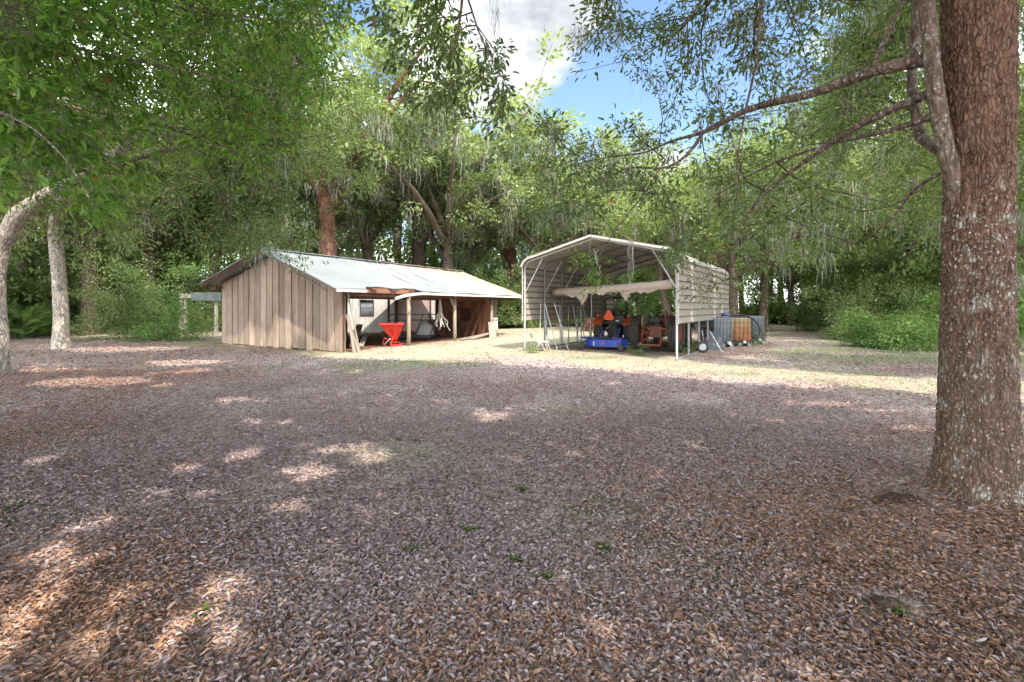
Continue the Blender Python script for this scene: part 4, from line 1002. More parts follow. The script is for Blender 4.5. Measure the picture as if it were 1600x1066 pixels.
# ------------------------------------------------------------------ open pole shed
def m_wood(name, dark, mid, light, rough=.85, grain=(9, 9, .5)):
    m, nt, out = new_mat(name); v = coords(nt, grain); n_ = noise(nt, v, 5, 8, .7); big = noise(nt, coords(nt, (1, 1, .4)), 1.2, 4, .6)
    pl = nt.nodes.new('ShaderNodeAttribute'); pl.attribute_name = 'rnd'
    c = ramp(nt, [(.25, dark), (.5, mid), (.75, light)], n_)
    c = mix(nt, 1, c, ramp(nt, gray((0, .72), (1, 1.22)), pl.outputs['Fac']), 'MULTIPLY')
    c = mix(nt, ramp(nt, gray((.45, 0), (.7, .55)), big), c, tuple(x * .6 for x in dark))
    principled(nt, out, c, rough, 0, bump(nt, n_, .5, .008), .2); return m
m_board = m_wood('weathered siding boards', (.21, .145, .105), (.40, .305, .235), (.55, .455, .375))
m_post = m_wood('peeled grey posts', (.26, .19, .13), (.42, .35, .27), (.56, .49, .41))
m_old = m_wood('brown rafters and beams', (.07, .035, .025), (.16, .085, .06), (.26, .15, .11))
m_rust = m_wood('reddish plywood', (.16, .07, .045), (.30, .145, .095), (.40, .22, .15))
m_pale = m_wood('bleached boards', (.26, .22, .175), (.37, .325, .265), (.47, .42, .36))
m_white = m_simple('old white paint', [(.3, (.40, .37, .33)), (.7, (.58, .56, .52))], 5, .6, 0, .2)
def board_rnd(o, per):
    me = o.data; n = len(me.polygons); r_ = rng.random(n // per + 1)
    a = me.attributes.new('rnd', 'FLOAT', 'FACE'); a.data.foreach_set('value', np.repeat(r_, per)[:n].astype(np.float32)); return o
m_roof, nt, out = new_mat('galvanised sheet roof')
v = coords(nt); big = noise(nt, v, .5, 5, .6); f_ = noise(nt, v, 7, 6, .7)
tc = nt.nodes.new('ShaderNodeTexCoord'); sx = nt.nodes.new('ShaderNodeSeparateXYZ'); nt.links.new(tc.outputs['Object'], sx.inputs[0])
along = math_(nt, 'ADD', math_(nt, 'MULTIPLY', sx.outputs[0], BU.x), math_(nt, 'MULTIPLY', sx.outputs[1], BU.y))
across = math_(nt, 'ADD', math_(nt, 'MULTIPLY', sx.outputs[0], BV.x), math_(nt, 'MULTIPLY', sx.outputs[1], BV.y))
tan_m = ramp(nt, gray((.25, 0), (.75, 1)), math_(nt, 'ADD', math_(nt, 'MULTIPLY', math_(nt, 'SUBTRACT', along, 5.0), .13), math_(nt, 'ADD', math_(nt, 'MULTIPLY', across, .09), math_(nt, 'SUBTRACT', f_, .5))))
metal = ramp(nt, [(.3, (.23, .25, .265)), (.7, (.33, .35, .365))], big)
deb = ramp(nt, [(.3, (.24, .205, .155)), (.7, (.35, .315, .25))], f_)
c = mix(nt, tan_m, metal, deb)
w_ = nt.nodes.new('ShaderNodeMath'); w_.operation = 'SINE'; nt.links.new(math_(nt, 'MULTIPLY', along, 2 * math.pi / .075), w_.inputs[0])
seam = ramp(nt, gray((0, .55), (.05, 1)), math_(nt, 'FRACT', math_(nt, 'MULTIPLY', along, 1 / .66)))
c = mix(nt, 1, c, seam, 'MULTIPLY'); hh = math_(nt, 'ADD', math_(nt, 'MULTIPLY', w_.outputs[0], .5), math_(nt, 'MULTIPLY', f_, .5))
principled(nt, out, c, ramp(nt, gray((0, .42), (1, .8)), tan_m), .35, bump(nt, hh, .35, .012))

S = thing('pole_shed', tuple(BC), 'long weathered board shed with open front and pale sheet-metal roof', 'shed')
ZF, ZR, ZP = 2.05, 2.5, 3.57           # wall top front, wall top rear, ridge
def ridge_z(v): return ZP - (ZP - 2.10) * (3.63 - v) / 4.08 if v < 3.63 else ZP - (ZP - 2.42) * (v - 3.63) / 4.1
# gable wall boards
mb = MB(); nb = 19; wv = 7.26 / nb
for i in range(nb):
    a = i * wv; b = a + wv - .032 - random.random() * .014; za, zb = ridge_z(a) - .12, ridge_z(b) - .12; zb0 = random.uniform(-.02, .05); off = random.uniform(-.012, .012)
    lean = random.uniform(-.012, .012)
    for (p_, q_, th) in ((a, b, 0),):
        q = [bp(off, p_, zb0), bp(off, q_, zb0), bp(off, q_ + lean, zb), bp(off, p_ + lean, za)]
        mb.prism(q, BU * .025)
board_rnd(mb.build('board_wall', m_board, S), 6)
mb = MB()
for i in range(nb): a = i * wv - .015; mb.prism([bp(.02, a - .05, 0), bp(.02, a + .05, 0), bp(.02, a + .05, ridge_z(a) - .15), bp(.02, a - .05, ridge_z(a) - .15)], BU * .03)
mb.build('backing_boards', m_old, S)
# short front return and corner post
MB().beam(bp(.08, .05, -.1), bp(.08, .05, 2.0), .13, .13, (0, 1, 0)).build('post', m_post, S)
# posts: front row peeled poles, middle and rear rows
for k in range(1, 4):
    t_ = 3.05 * k + (.1 if k == 1 else 0); j = random.uniform(-.02, .02)
    o = MB().tube([bp(t_, 0, -.1), bp(t_ + j, .01, .8), bp(t_, 0, 2.06)], [.088, .08, .075], 12).build('post', m_post, S, smooth=True)
for k in range(0, 4):
    for v_ in (3.63, 7.2):
        t_ = 3.05 * k + .1
        MB().tube([bp(t_, v_, -.1), bp(t_, v_, ridge_z(v_) - .2)], [.08, .07], 9).build('post', m_old, S, smooth=True)
# knee braces
for k in (2,):
    MB().beam(bp(6.12, .0, 1.35), bp(5.75, .0, 2.0), .05, .09).build('brace', m_post, S); MB().beam(bp(6.08, .08, 1.3), bp(6.08, .6, 2.05), .05, .09).build('brace', m_old, S)
# plates and beams
for v_, z_ in ((.0, 1.97), (3.63, 3.2), (7.2, 2.32)):
    MB().beam(bp(.03, v_, z_), bp(11.6, v_, z_), .08, .2).build('beam', m_old, S)
MB().beam(bp(.4, .55, 1.86), bp(9.2, .55, 1.86), .06, .14).build('beam', m_old, S)
# rafters
mb = MB()
for k in range(0, 13):
    t_ = .15 + k * .96
    mb.beam(bp(t_, -.38, ridge_z(-.38) - .09), bp(t_, 3.6, ridge_z(3.6) - .09), .05, .12); mb.beam(bp(t_, 7.6, ridge_z(7.6) - .09), bp(t_, 3.66, ridge_z(3.63) - .09), .05, .12)
board_rnd(mb.build('rafters', m_old, S), 6)
# roof sheets: front slope with a sagging, bitten eave; rear slope
mb = MB(); nt_ = 60
def eave_v(t):
    base = -.45
    if .75 < t < 3.3: base = -.16 + .05 * math.sin(t * 5)
    return base
for i in range(nt_):
    t0, t1 = -.62 + 12.3 * i / nt_, -.62 + 12.3 * (i + 1) / nt_
    for j in range(8):
        def pt(t, j): 
            v_ = eave_v(t) + (3.63 - eave_v(t)) * j / 8; return bp(t, v_, ridge_z(v_) + .01 - .05 * math.exp(-((t - 5) / 2.5) ** 2) * math.sin(j / 8 * 3.14) + .015 * math.sin(t * 2.1 + j))
        mb.add([pt(t0, j), pt(t1, j), pt(t1, j + 1), pt(t0, j + 1)], [(0, 1, 2, 3)])
o = mb.build('roof_front_slope', m_roof, S); md = o.modifiers.new('thick', 'SOLIDIFY'); md.thickness = .025
mb = MB()
for i in range(24):
    t0, t1 = -.62 + 12.3 * i / 24, -.62 + 12.3 * (i + 1) / 24
    mb.add([bp(t0, 3.65, ridge_z(3.63)), bp(t0, 7.75, ridge_z(7.75)), bp(t1, 7.75, ridge_z(7.75)), bp(t1, 3.65, ridge_z(3.63))], [(0, 1, 2, 3)])
o = mb.build('roof_rear_slope', m_roof, S); md = o.modifiers.new('thick', 'SOLIDIFY'); md.thickness = .025
MB().beam(bp(-.6, 3.64, 3.61), bp(11.6, 3.64, 3.62), .26, .025).build('ridge_cap', m_roof, S)
# barge boards at the gable
MB().beam(bp(-.55, -.43, ridge_z(-.43) - .07), bp(-.55, 3.62, ridge_z(3.62) - .07), .03, .10).build('barge_board', m_pale, S)
MB().beam(bp(-.55, 7.72, ridge_z(7.72) - .07), bp(-.55, 3.66, ridge_z(3.64) - .07), .03, .13).build('barge_board', m_old, S)
MB().beam(bp(-.52, .1, 2.02), bp(-.50, 1.9, 2.72), .03, .05).build('trim_strip', m_pale, S)
MB().beam(bp(-.3, 7.7, 2.36), bp(-.3, 7.0, 2.30), .12, .10).build('eave_block', m_old, S)
# eave: white fascia pieces, exposed brown board, one fascia sprung loose
MB().beam(bp(-.6, -.47, 2.03), bp(.62, -.47, 2.035), .03, .09).build('fascia', m_white, S)
MB().beam(bp(3.85, -.47, 2.02), bp(11.65, -.47, 2.03), .03, .09).build('fascia', m_white, S)
MB().beam(bp(.66, -.12, 2.09), bp(3.5, -.12, 2.08), .03, .17).build('sub_fascia', m_rust, S)
cur = [bp(3.85, -.50, 2.03), bp(3.3, -.52, 2.02), bp(2.7, -.56, 1.97), bp(2.2, -.60, 1.90), bp(1.75, -.66, 1.80)]
mb = MB()
for i in range(4): mb.beam(cur[i], cur[i + 1], .03, .10)
mb.build('sprung_fascia', m_white, S, 'pale fascia board sprung loose and curving down')
# debris line on ridge
mb = MB()
for i in range(150):
    t_ = random.uniform(2.5, 11.5) ; v_ = 3.6 + random.gauss(0, .12); p = bp(t_, v_, ridge_z(min(v_, 3.63)) + .04); d = Vector((random.gauss(0, 1), random.gauss(0, 1), random.gauss(0, .2))).normalized() * random.uniform(.08, .35)
    mb.tube([p - d, p + d], [.014, .008], 4)
tag(mb.build('fallen_branches', M['twig']), 'fallen twigs and branches lying along the shed ridge', 'branches', kind='stuff')
# far end wall of reddish boards with an arched hole
mb = MB()
for i in range(16):
    a = .1 + i * .22; z1 = ridge_z(a) - .25
    if 6 <= i <= 8: mb.prism([bp(9.3, a, 0), bp(9.3, a + .21, 0), bp(9.3, a + .21, .75), bp(9.3, a, .75)], BU * .02); mb.prism([bp(9.3, a, 1.45), bp(9.3, a + .21, 1.45), bp(9.3, a + .21, z1), bp(9.3, a, z1)], BU * .02)
    else: mb.prism([bp(9.3, a, 0), bp(9.3, a + .21, 0), bp(9.3, a + .21, z1), bp(9.3, a, z1)], BU * .02)
board_rnd(mb.build('end_wall', m_rust, S), 6); MB().prism([bp(9.42, .08, 0), bp(9.42, 3.6, 0), bp(9.42, 3.6, 2.6), bp(9.42, .08, 1.75)], BU * .02).build('hole_shade_sheet', m_old, S)  # dark sheet put behind the hole to stand in for its shade
# boards leaning inside and out
def leaner(a, b, w, th, mt, lb, grp='loose boards leaning and lying about the shed', nm='board'):
    t = thing(nm, tuple(Vector((a.x, a.y, 0))), lb, 'board', grp); a, b = Vector(a), Vector(b)
    n_ = 6; mb = MB(); d = (b - a); s_ = d.cross(Vector((0, 0, 1))).normalized() if abs(d.normalized().z) < .98 else Vector(BV)
    bow = Vector((random.gauss(0, .01), random.gauss(0, .01), 0))
    for i in range(n_): mb.beam(a + d * (i / n_) + bow * math.sin(i / n_ * 3.14), a + d * ((i + 1) / n_) + bow * math.sin((i + 1) / n_ * 3.14), w, th)
    mb.build('plank', mt, t); return t
leaner(bp(.22, -.34, 0), bp(.14, -.09, 1.25), .16, .03, m_pale, 'bleached board leaning nearest the shed corner')
leaner(bp(.42, -.36, 0), bp(.16, -.09, 1.95), .08, .04, m_pale, 'long narrow board leaning on the shed corner')
leaner(bp(.34, -.40, 0), bp(.2, -.12, 1.0), .10, .03, m_pale, 'short board between the two leaning at the corner')
for i, (v0, lb) in enumerate(((.5, 'reddish plank leaning by the arched hole'), (.85, 'reddish plank with a hanging strap on the end wall'), (1.9, 'tall reddish plank leaning mid end wall'), (2.3, 'dark plank deepest in the shed end'))):
    leaner(bp(8.5 - .1 * i, v0 + .3, .02), bp(9.2, v0, 1.75), .24, .03, m_rust, lb)
leaner(bp(6.3, -.15, .05), bp(9.0, .25, .14), .18, .05, m_pale, 'bleached board lying flat between the second and third posts')
leaner(bp(6.9, -.28, .04), bp(8.9, -.1, .22), .22, .04, m_pale, 'sunlit board propped low against the third post')
leaner(bp(8.7, -.35, 0), bp(8.95, -.12, .75), .34, .03, m_pale, 'broad pale board end propped by the third post')
leaner(bp(9.35, -.5, 0), bp(9.18, -.1, .5), .2, .03, m_pale, 'short pale board propped beyond the third post')
leaner(bp(1.2, .9, .08), bp(2.9, 2.6, .62), .22, .06, m_post, 'grey plank sloping up behind the red spreader'); leaner(bp(1.5, .8, .06), bp(3.0, 2.2, .42), .18, .06, m_post, 'lower grey plank under the sloping one'); leaner(bp(1.6, 1.3, .05), bp(3.3, 2.9, .75), .25, .05, m_post, 'uppermost grey plank behind the spreader')
# white panel and boards just past the last post
t = thing('white_panel', tuple(bp(9.9, 1.1)), 'white metal panel standing past the last shed post', 'panel')
m_sheetw = m_simple('white sheet', [(.3, (.60, .60, .60)), (.7, (.74, .74, .73))], 4, .5, 0, .1)
MB().prism([bp(9.7, .35, .35), bp(10.3, .35, .35), bp(10.3, .35, .95), bp(9.7, .35, .95)], BV * .03).build('sheet', m_sheetw, t)
MB().prism([bp(9.7, .40, .0), bp(10.3, .40, .0), bp(10.3, .40, 2.0), bp(9.7, .40, 2.0)], BV * .03).build('backing', m_board, t)
# dangling rope bundle
t = thing('rope_bundle', tuple(bp(5.5, .3)), 'pale tangled rope bundle hanging inside the second post', 'rope')
mb = MB()
for i in range(16):
    x_, y_ = random.gauss(0, .07), random.gauss(0, .07); ln = random.uniform(.7, 1.25); P = [bp(5.5, .35, 1.9)]
    for k in range(1, 7): P.append(bp(5.5 + x_ * k / 3 + random.gauss(0, .03), .35 + y_ * k / 3 + random.gauss(0, .03), 1.9 - .25 - ln * k / 6))
    mb.tube(P, .012, 5)
mb.build('strands', m_white, t)
# ------------------------------------------------------------------ garage behind the shed
m_gw, nt, out = new_mat('ribbed grey siding'); v = coords(nt, (1, 1, .2)); f_ = noise(nt, v, 3, 6, .65)
c = ramp(nt, [(.3, (.34, .32, .31)), (.7, (.50, .48, .46))], f_); principled(nt, out, c, .6, .1, bump(nt, noise(nt, coords(nt, (1, 1, .05)), 9, 3, .5), .3, .01), .3)
G0 = Vector((-12.0, 26.6, 0)); GA = Vector((.94, .34, 0)).normalized(); GB = Vector((-GA.y, GA.x, 0))
def gp(a, b, z): return G0 + GA * a + GB * b + Vector((0, 0, z))
G = thing('garage', tuple(G0), 'grey ribbed garage with a dark window and white roll-up doors, behind the shed', 'garage')
mb = MB()
def wall_rib(a0, a1, z0, z1):
    n_ = max(1, int(round((a1 - a0) / .25)))
    for i in range(n_):
        p_, q_ = a0 + (a1 - a0) * i / n_, a0 + (a1 - a0) * (i + 1) / n_
        mb.prism([gp(p_ + .02, 0, z0), gp(q_ - .02, 0, z0), gp(q_ - .02, 0, z1), gp(p_ + .02, 0, z1)], GB * .05); mb.prism([gp(q_ - .02, .02, z0), gp(q_ + .02, .02, z0), gp(q_ + .02, .02, z1), gp(q_ - .02, .02, z1)], GB * .03)
WA, WB, WZ0, WZ1 = 2.95, 3.75, .95, 1.95
D = [(6.3, 8.6), ]
D = [(5.2, 7.2), (8.3, 10.6)]
wall_rib(-1, WA, 0, 2.6); wall_rib(WA, WB, 0, WZ0); wall_rib(WA, WB, WZ1, 2.6); wall_rib(WB, D[0][0], 0, 2.6); wall_rib(*D[0], 2.12, 2.6); wall_rib(D[0][1], D[1][0], 0, 2.6); wall_rib(*D[1], 2.12, 2.6); wall_rib(D[1][1], 11.0, 0, 2.6)
mb.box(gp(5.0, 4.0, 1.3), (12.0, 7.8, 2.55), GA, GB)
mb.build('wall', m_gw, G)
m_dark = m_simple('dark frame', [(.3, (.03, .025, .022)), (.7, (.06, .05, .045))], 5, .5, 0, .1)
m_glass, nt, out = new_mat('window glass'); principled(nt, out, (.03, .035, .035), .05, 0, None, .8)
wf = MB()
for (a0, a1, z0, z1) in ((WA, WB, WZ0, WZ0 + .06), (WA, WB, WZ1 - .06, WZ1), (WA, WA + .05, WZ0 + .06, WZ1 - .06), (WB - .05, WB, WZ0 + .06, WZ1 - .06), (WA + .05, WB - .05, 1.43, 1.48)): wf.box(gp((a0 + a1) / 2, .0, (z0 + z1) / 2), (a1 - a0, .07, z1 - z0), GA, GB)
w = wf.build('window_frame', m_dark, G); MB().box(gp((WA + WB) / 2, .04, (WZ0 + WZ1) / 2), (WB - WA - .1, .01, WZ1 - WZ0 - .12), GA, GB).build('glass', m_glass, w)
m_red = m_simple('faded door', [(.3, (.30, .20, .18)), (.7, (.42, .32, .29))], 4, .6, 0, .2)
for (a0, a1), mt in zip(D, (m_red, m_sheetw)):
    fr = MB().box(gp(a0 - .03, -.01, 1.06), (.08, .06, 2.1), GA, GB).box(gp(a1 + .03, -.01, 1.06), (.08, .06, 2.1), GA, GB).box(gp((a0 + a1) / 2, -.01, 2.14), (a1 - a0 + .14, .06, .08), GA, GB).build('door_frame', m_dark, G)
    mb = MB()
    for k in range(12): z = .02 + k * .174; mb.box(gp((a0 + a1) / 2, .05 + .008 * (k % 2), z + .08), (a1 - a0 - .02, .03, .168), GA, GB)
    mb.build('roller_door', mt, G)
mb = MB(); mb.prism([gp(-1.5, -.25, 2.6), gp(-1.5, 8.3, 2.6), gp(-1.5, 4, 3.15)], GA * 13.0); mb.build('roof', m_roof, G)
# machines stored inside the shed --------------------------------------------------
m_redp = m_simple('red enamel', [(.32, (.30, .03, .02)), (.42, (.50, .022, .014)), (.7, (.64, .045, .03)), (.8, (.60, .14, .10))], 9, .45, 0, .15)
m_blk = m_simple('black steel', [(.3, (.012, .012, .014)), (.7, (.03, .028, .028))], 7, .5, .2, .2)
m_rustm = m_simple('rusty steel', [(.3, (.12, .05, .03)), (.7, (.28, .15, .09))], 9, .8, .2, .4)
c0 = at(612, 480, 17.6); c0.z = 0
t = thing('fertilizer_spreader', tuple(c0), 'bright red hopper spreader standing by the first shed post', 'spreader')
hw, z1, z0 = .44, .86, .22
mb = MB(); ux, uy = Vector((.96, .28, 0)), Vector((-.28, .96, 0))
def cp(a, b, z): return c0 + ux * a + uy * b + Vector((0, 0, z))
q1 = [cp(-hw, -hw, z1), cp(hw, -hw, z1), cp(hw, hw, z1), cp(-hw, hw, z1)]; q0 = [cp(.02, -.10, z0), cp(.2, -.10, z0), cp(.2, .10, z0), cp(.02, .10, z0)]
qi = [cp(-hw + .02, -hw + .02, z1), cp(hw - .02, -hw + .02, z1), cp(hw - .02, hw - .02, z1), cp(-hw + .02, hw - .02, z1)]; qj = [p + Vector((0, 0, .06)) for p in q0]
mb.add(q1 + q0 + qi + qj, [(0, 4, 5, 1), (1, 5, 6, 2), (2, 6, 7, 3), (3, 7, 4, 0), (8, 9, 13, 12), (9, 10, 14, 13), (10, 11, 15, 14), (11, 8, 12, 15), (0, 1, 9, 8), (1, 2, 10, 9), (2, 3, 11, 10), (3, 0, 8, 11), (4, 7, 6, 5), (12, 13, 14, 15)])
mb.build('hopper', m_redp, t)
mb = MB()
for a, b in ((0, 1), (1, 2), (2, 3), (3, 0)): mb.beam(q1[a], q1[b], .035, .05)
mb.beam(cp(-.05, -.37, .70), cp(.14, -.14, .27), .03, .03); mb.beam(cp(.3, -.4, .72), cp(.17, -.13, .27), .03, .03)
mb.build('rim', m_redp, t)
fr = MB()
for s in (-1, 1): fr.beam(cp(-.05, s * .2, 0.02), cp(.1, s * .2, .55), .045, .045).beam(cp(-.05, s * .2, .04), cp(.38, s * .2, .04), .045, .045).beam(cp(.1, s * .2, .55), cp(.3, s * .3, .6), .04, .04)
fr.beam(cp(-.05, -.2, .04), cp(-.05, .2, .04), .04, .04).tube([cp(-.05, -.22, .25), cp(-.28, -.25, .32), cp(-.33, -.2, .12), cp(-.2, -.15, .02)], .02, 8)
fr.build('frame', m_redp, t); MB().lathe(cp(.11, 0, .14), (0, 0, 1), [(0, .2), (.015, .2), (.02, .04), (.06, .03)], 20).build('spinner', m_redp, t)
MB().beam(cp(-.30, -.15, .05), cp(-.05, -.24, .30), .05, .03).build('lever', m_white, t)
# black slanting rack
c1 = at(645, 480, 20.0); c1.z = 0; t = thing('steel_rack', tuple(c1), 'black steel rail rack slanting behind the first shed post', 'rack')
rp = lambda a, b, z: c1 + Vector((.985, .17, 0)) * a + Vector((-.17, .985, 0)) * b + Vector((0, 0, z))
mb = MB()
for z, b in ((1.18, .0), (.93, .0)): mb.beam(rp(-1.05, b, z), rp(1.1, b, z), .045, .045)
for a in (-.95, -.2, .45, 1.1): mb.beam(rp(a, 0, 1.18), rp(a - .38, -.1, .18), .045, .045)
mb.build('rails', m_blk, t); mb = MB().beam(rp(-1.3, -.1, .2), rp(.8, -.1, .2), .05, .06).beam(rp(-1.3, .7, .2), rp(.8, .7, .2), .05, .06)
for a in (-1.2, .7): mb.beam(rp(a, -.1, .2), rp(a, .7, .2), .05, .05).beam(rp(a, -.1, .2), rp(a, -.1, 0), .05, .05).beam(rp(a, .7, .2), rp(a, .7, 0), .05, .05)
mb.build('base_frame', m_blk, t)
# tarp-covered heap, red-brown bin wall, dark tyre
def blob(c, rx, ry, h, mt, nm, t, seed, n=24, m_=10):
    mb = MB()
    for i in range(m_ + 1):
        f = i / m_; rr = math.cos(f * math.pi / 2) ** .7
        for k in range(n):
            a = 2 * math.pi * k / n; w_ = 1 + .25 * mnoise.noise(Vector((math.cos(a) * 2, math.sin(a) * 2, f * 2 + seed)))
            mb.v.append(Vector((c.x + rx * rr * w_ * math.cos(a), c.y + ry * rr * w_ * math.sin(a), c.z + h * math.sin(f * math.pi / 2) * w_)))
    for i in range(m_):
        for k in range(n): mb.f.append((i * n + k, i * n + (k + 1) % n, (i + 1) * n + (k + 1) % n, (i + 1) * n + k))
    return mb.build(nm, mt, t, smooth=True)
m_tarp = m_simple('white cloth', [(.3, (.62, .63, .66)), (.7, (.78, .78, .80))], 6, .8, 0, .4)
c2 = at(664, 480, 22.5); c2.z = .15; t = thing('covered_heap', (c2.x, c2.y, 0), 'white cloth heap behind the black rack', 'heap'); blob(c2, .42, .4, .62, m_tarp, 'cloth', t, 3)
MB().box(c2 + Vector((0, 0, -.07)), (1.3, .8, .14)).build('dark_pallet', m_blk, t)
c2 = at(560, 480, 20); t = thing('rubber_ring', (c2.x, c2.y, 0), 'worn dark tyre lying at the foot of the sloping planks', 'tyre'); 
m_tyre = m_simple('tyre rubber', [(.3, (.012, .012, .012)), (.7, (.035, .033, .03))], 12, .8, 0, .3)
def ring(c, axis, prof, n=30):
    """closed profile of (along, radius) turned about axis"""
    mb = MB(); axis = Vector(axis).normalized(); e1 = axis.orthogonal().normalized(); e2 = axis.cross(e1); m_ = len(prof)
    for (z, r_) in prof:
        for k in range(n): a = 2 * math.pi * k / n; mb.v.append(Vector(c) + axis * z + (e1 * math.cos(a) + e2 * math.sin(a)) * r_)
    for i in range(m_):
        for k in range(n): mb.f.append((i * n + k, i * n + (k + 1) % n, ((i + 1) % m_) * n + (k + 1) % n, ((i + 1) % m_) * n + k))
    return mb
ring((c2.x, c2.y, .12), (0, .1, 1), [(-.1, .2), (-.1, .3), (-.05, .34), (.05, .34), (.1, .3), (.1, .2)]).build('tyre', m_tyre, t, smooth=True)
c3 = at(690, 480, 23.4); c3.z = 0; t = thing('brown_bin', tuple(c3), 'low red-brown board bin at the back of the shed', 'bin'); mb = MB()
for i in range(9): mb.box(c3 + Vector((-.9 + i * .22, .06 * i, .42)), (.2, .05, .84))
board_rnd(mb.build('boards', m_old, t), 6)
# ------------------------------------------------------------------ metal carport
CW, CD, ZE, ZK = 5.1, 8.1, 2.98, 3.66
m_galv = m_simple('galvanised tube', [(.3, (.36, .38, .38)), (.7, (.56, .58, .57))], 8, .45, .5, .1)
m_tubed = m_simple('grey steel tube', [(.3, (.20, .20, .20)), (.7, (.34, .34, .33))], 8, .5, .4, .1)
def m_panel(name, c0_, c1_, st):
    m, nt, out = new_mat(name); v = coords(nt); f_ = noise(nt, v, 3, 6, .6); dr = noise(nt, coords(nt, (4, 4, .35)), 2.5, 6, .7)
    c = ramp(nt, [(.3, c0_), (.7, c1_)], f_); c = mix(nt, ramp(nt, gray((.48, 0), (.68, .55)), dr), c, st)
    principled(nt, out, c, .5, .1, bump(nt, f_, .1, .005), .4); return m
m_pan = m_panel('beige ribbed panels', (.34, .31, .27), (.43, .40, .355), (.24, .20, .15))
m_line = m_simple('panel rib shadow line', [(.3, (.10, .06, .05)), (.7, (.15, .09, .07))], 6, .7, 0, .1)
K = thing('metal_carport', tuple(KR), 'open-fronted beige ribbed metal carport on galvanised posts', 'carport')
def profile():
    """(w, z) of the hoop from one foot to the other, rounded eaves"""
    P = [(0, 0), (0, ZE - .18)]
    for a in (20, 45, 70): P.append((.40 - .40 * math.cos(R(a)), ZE - .18 + .33 * math.sin(R(a))))
    P.append((.46, ZE + .165)); P.append((CW / 2, ZK)); P.append((CW - .46, ZE + .165))
    for a in (70, 45, 20): P.append((CW - .40 + .40 * math.cos(R(a)), ZE - .18 + .33 * math.sin(R(a))))
    P += [(CW, ZE - .18), (CW, 0)]; return P
PRO = profile()
for k in range(7):
    d_ = .02 + k * 1.345
    MB().tube([kp(w, d_, z - (.05 if z == 0 else 0)) for w, z in PRO], .034, 8).build('hoop_frame', m_galv if k == 0 else m_tubed, K)
    for s in (0, 1):
        f = (lambda w: w) if s == 0 else (lambda w: CW - w)
        MB().beam(kp(f(.03), d_ + .04, 2.05), kp(f(.70), d_ + .04, 3.17), .03, .03).build('brace', m_galv, K)
for w in (0, CW): MB().beam(kp(w, -.1, .03), kp(w, CD + .1, .03), .05, .05).build('base_rail', m_tubed, K)
# side panels with stepped horizontal ribs, from 1.05 m up round the eave
def side(w0, sgn, nm):
    mb = MB(); ln = MB(); z = 1.04; n_ = 9; dz = (ZE - .12 - 1.04) / n_
    for i in range(n_):
        za, zb = z + i * dz, z + (i + 1) * dz
        pr_ = [(.045, za), (.045, zb - .05), (.062, zb - .035), (.062, zb - .012), (.045, zb)]
        for (o1, z1), (o2, z2) in zip(pr_[:-1], pr_[1:]):
            mb.add([kp(w0 - sgn * o1, -.04, z1), kp(w0 - sgn * o1, CD + .05, z1), kp(w0 - sgn * o2, CD + .05, z2), kp(w0 - sgn * o2, -.04, z2)], [(0, 1, 2, 3)])
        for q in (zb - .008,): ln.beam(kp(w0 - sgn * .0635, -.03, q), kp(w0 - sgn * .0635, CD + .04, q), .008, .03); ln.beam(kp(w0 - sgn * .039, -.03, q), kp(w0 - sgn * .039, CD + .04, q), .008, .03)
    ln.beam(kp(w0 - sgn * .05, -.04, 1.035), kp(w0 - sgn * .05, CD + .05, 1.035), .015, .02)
    o = mb.build(nm, m_pan, K); md = o.modifiers.new('thick', 'SOLIDIFY'); md.thickness = .004
    ln.build('rib_lines', m_line, o)
side(0, 1, 'side_panel'); side(CW, -1, 'side_panel')
# roof sheet: from eave over the ridge to the other eave, ribs running with the ridge
m_rfu = m_panel('beige roof sheet', (.33, .305, .27), (.42, .39, .345), (.25, .20, .145))
RP = [(-.05, ZE - .12)] + [(w - .03 if w < CW / 2 else w + .03, z + .05) for w, z in PRO[2:-2]] + [(CW + .05, ZE - .12)]
RP2 = []
for (a, b) in zip(RP[:-1], RP[1:]):
    L_ = math.hypot(b[0] - a[0], b[1] - a[1]); n_ = max(1, int(L_ / .23))
    for i in range(n_):
        f = i / n_; p = (a[0] + (b[0] - a[0]) * f, a[1] + (b[1] - a[1]) * f)
        RP2.append(p)
        if n_ > 2: RP2.append((p[0] + (b[0] - a[0]) / L_ * .02, p[1] + .018)); RP2.append((p[0] + (b[0] - a[0]) / L_ * .05, p[1] + (b[1] - a[1]) / L_ * .05 + .018)); RP2.append((p[0] + (b[0] - a[0]) / L_ * .07, p[1] + (b[1] - a[1]) / L_ * .07))
RP2.append(RP[-1]); mb = MB()
for (a, b) in zip(RP2[:-1], RP2[1:]): mb.add([kp(a[0], -.12, a[1]), kp(a[0], CD + .12, a[1]), kp(b[0], CD + .12, b[1]), kp(b[0], -.12, b[1])], [(0, 1, 2, 3)])
o = mb.build('roof', m_rfu, K); md = o.modifiers.new('thick', 'SOLIDIFY'); md.thickness = .005
mb = MB()
for (a, b) in zip(RP[:-1], RP[1:]): mb.beam(kp(a[0], -.135, a[1] + .01), kp(b[0], -.135, b[1] + .01), .03, .075)
mb.build('roof_trim', m_white, K)
for w, z in ((.9, ZE + .27), (1.7, ZE + .46), (CW - .9, ZE + .27), (CW - 1.7, ZE + .46)): MB().beam(kp(w, 0, z - .06), kp(w, CD, z - .06), .05, .03).build('purlin', m_tubed, K)
MB().beam(kp(-.055, -.055, 1.03), kp(-.055, -.055, ZE - .12), .02, .06, (0, 1, 0)).build('corner_trim', m_white, K)
MB().beam(kp(CW + .055, -.055, 1.03), kp(CW + .055, -.055, ZE - .12), .02, .09, (0, 1, 0)).build('corner_trim', m_white, K)

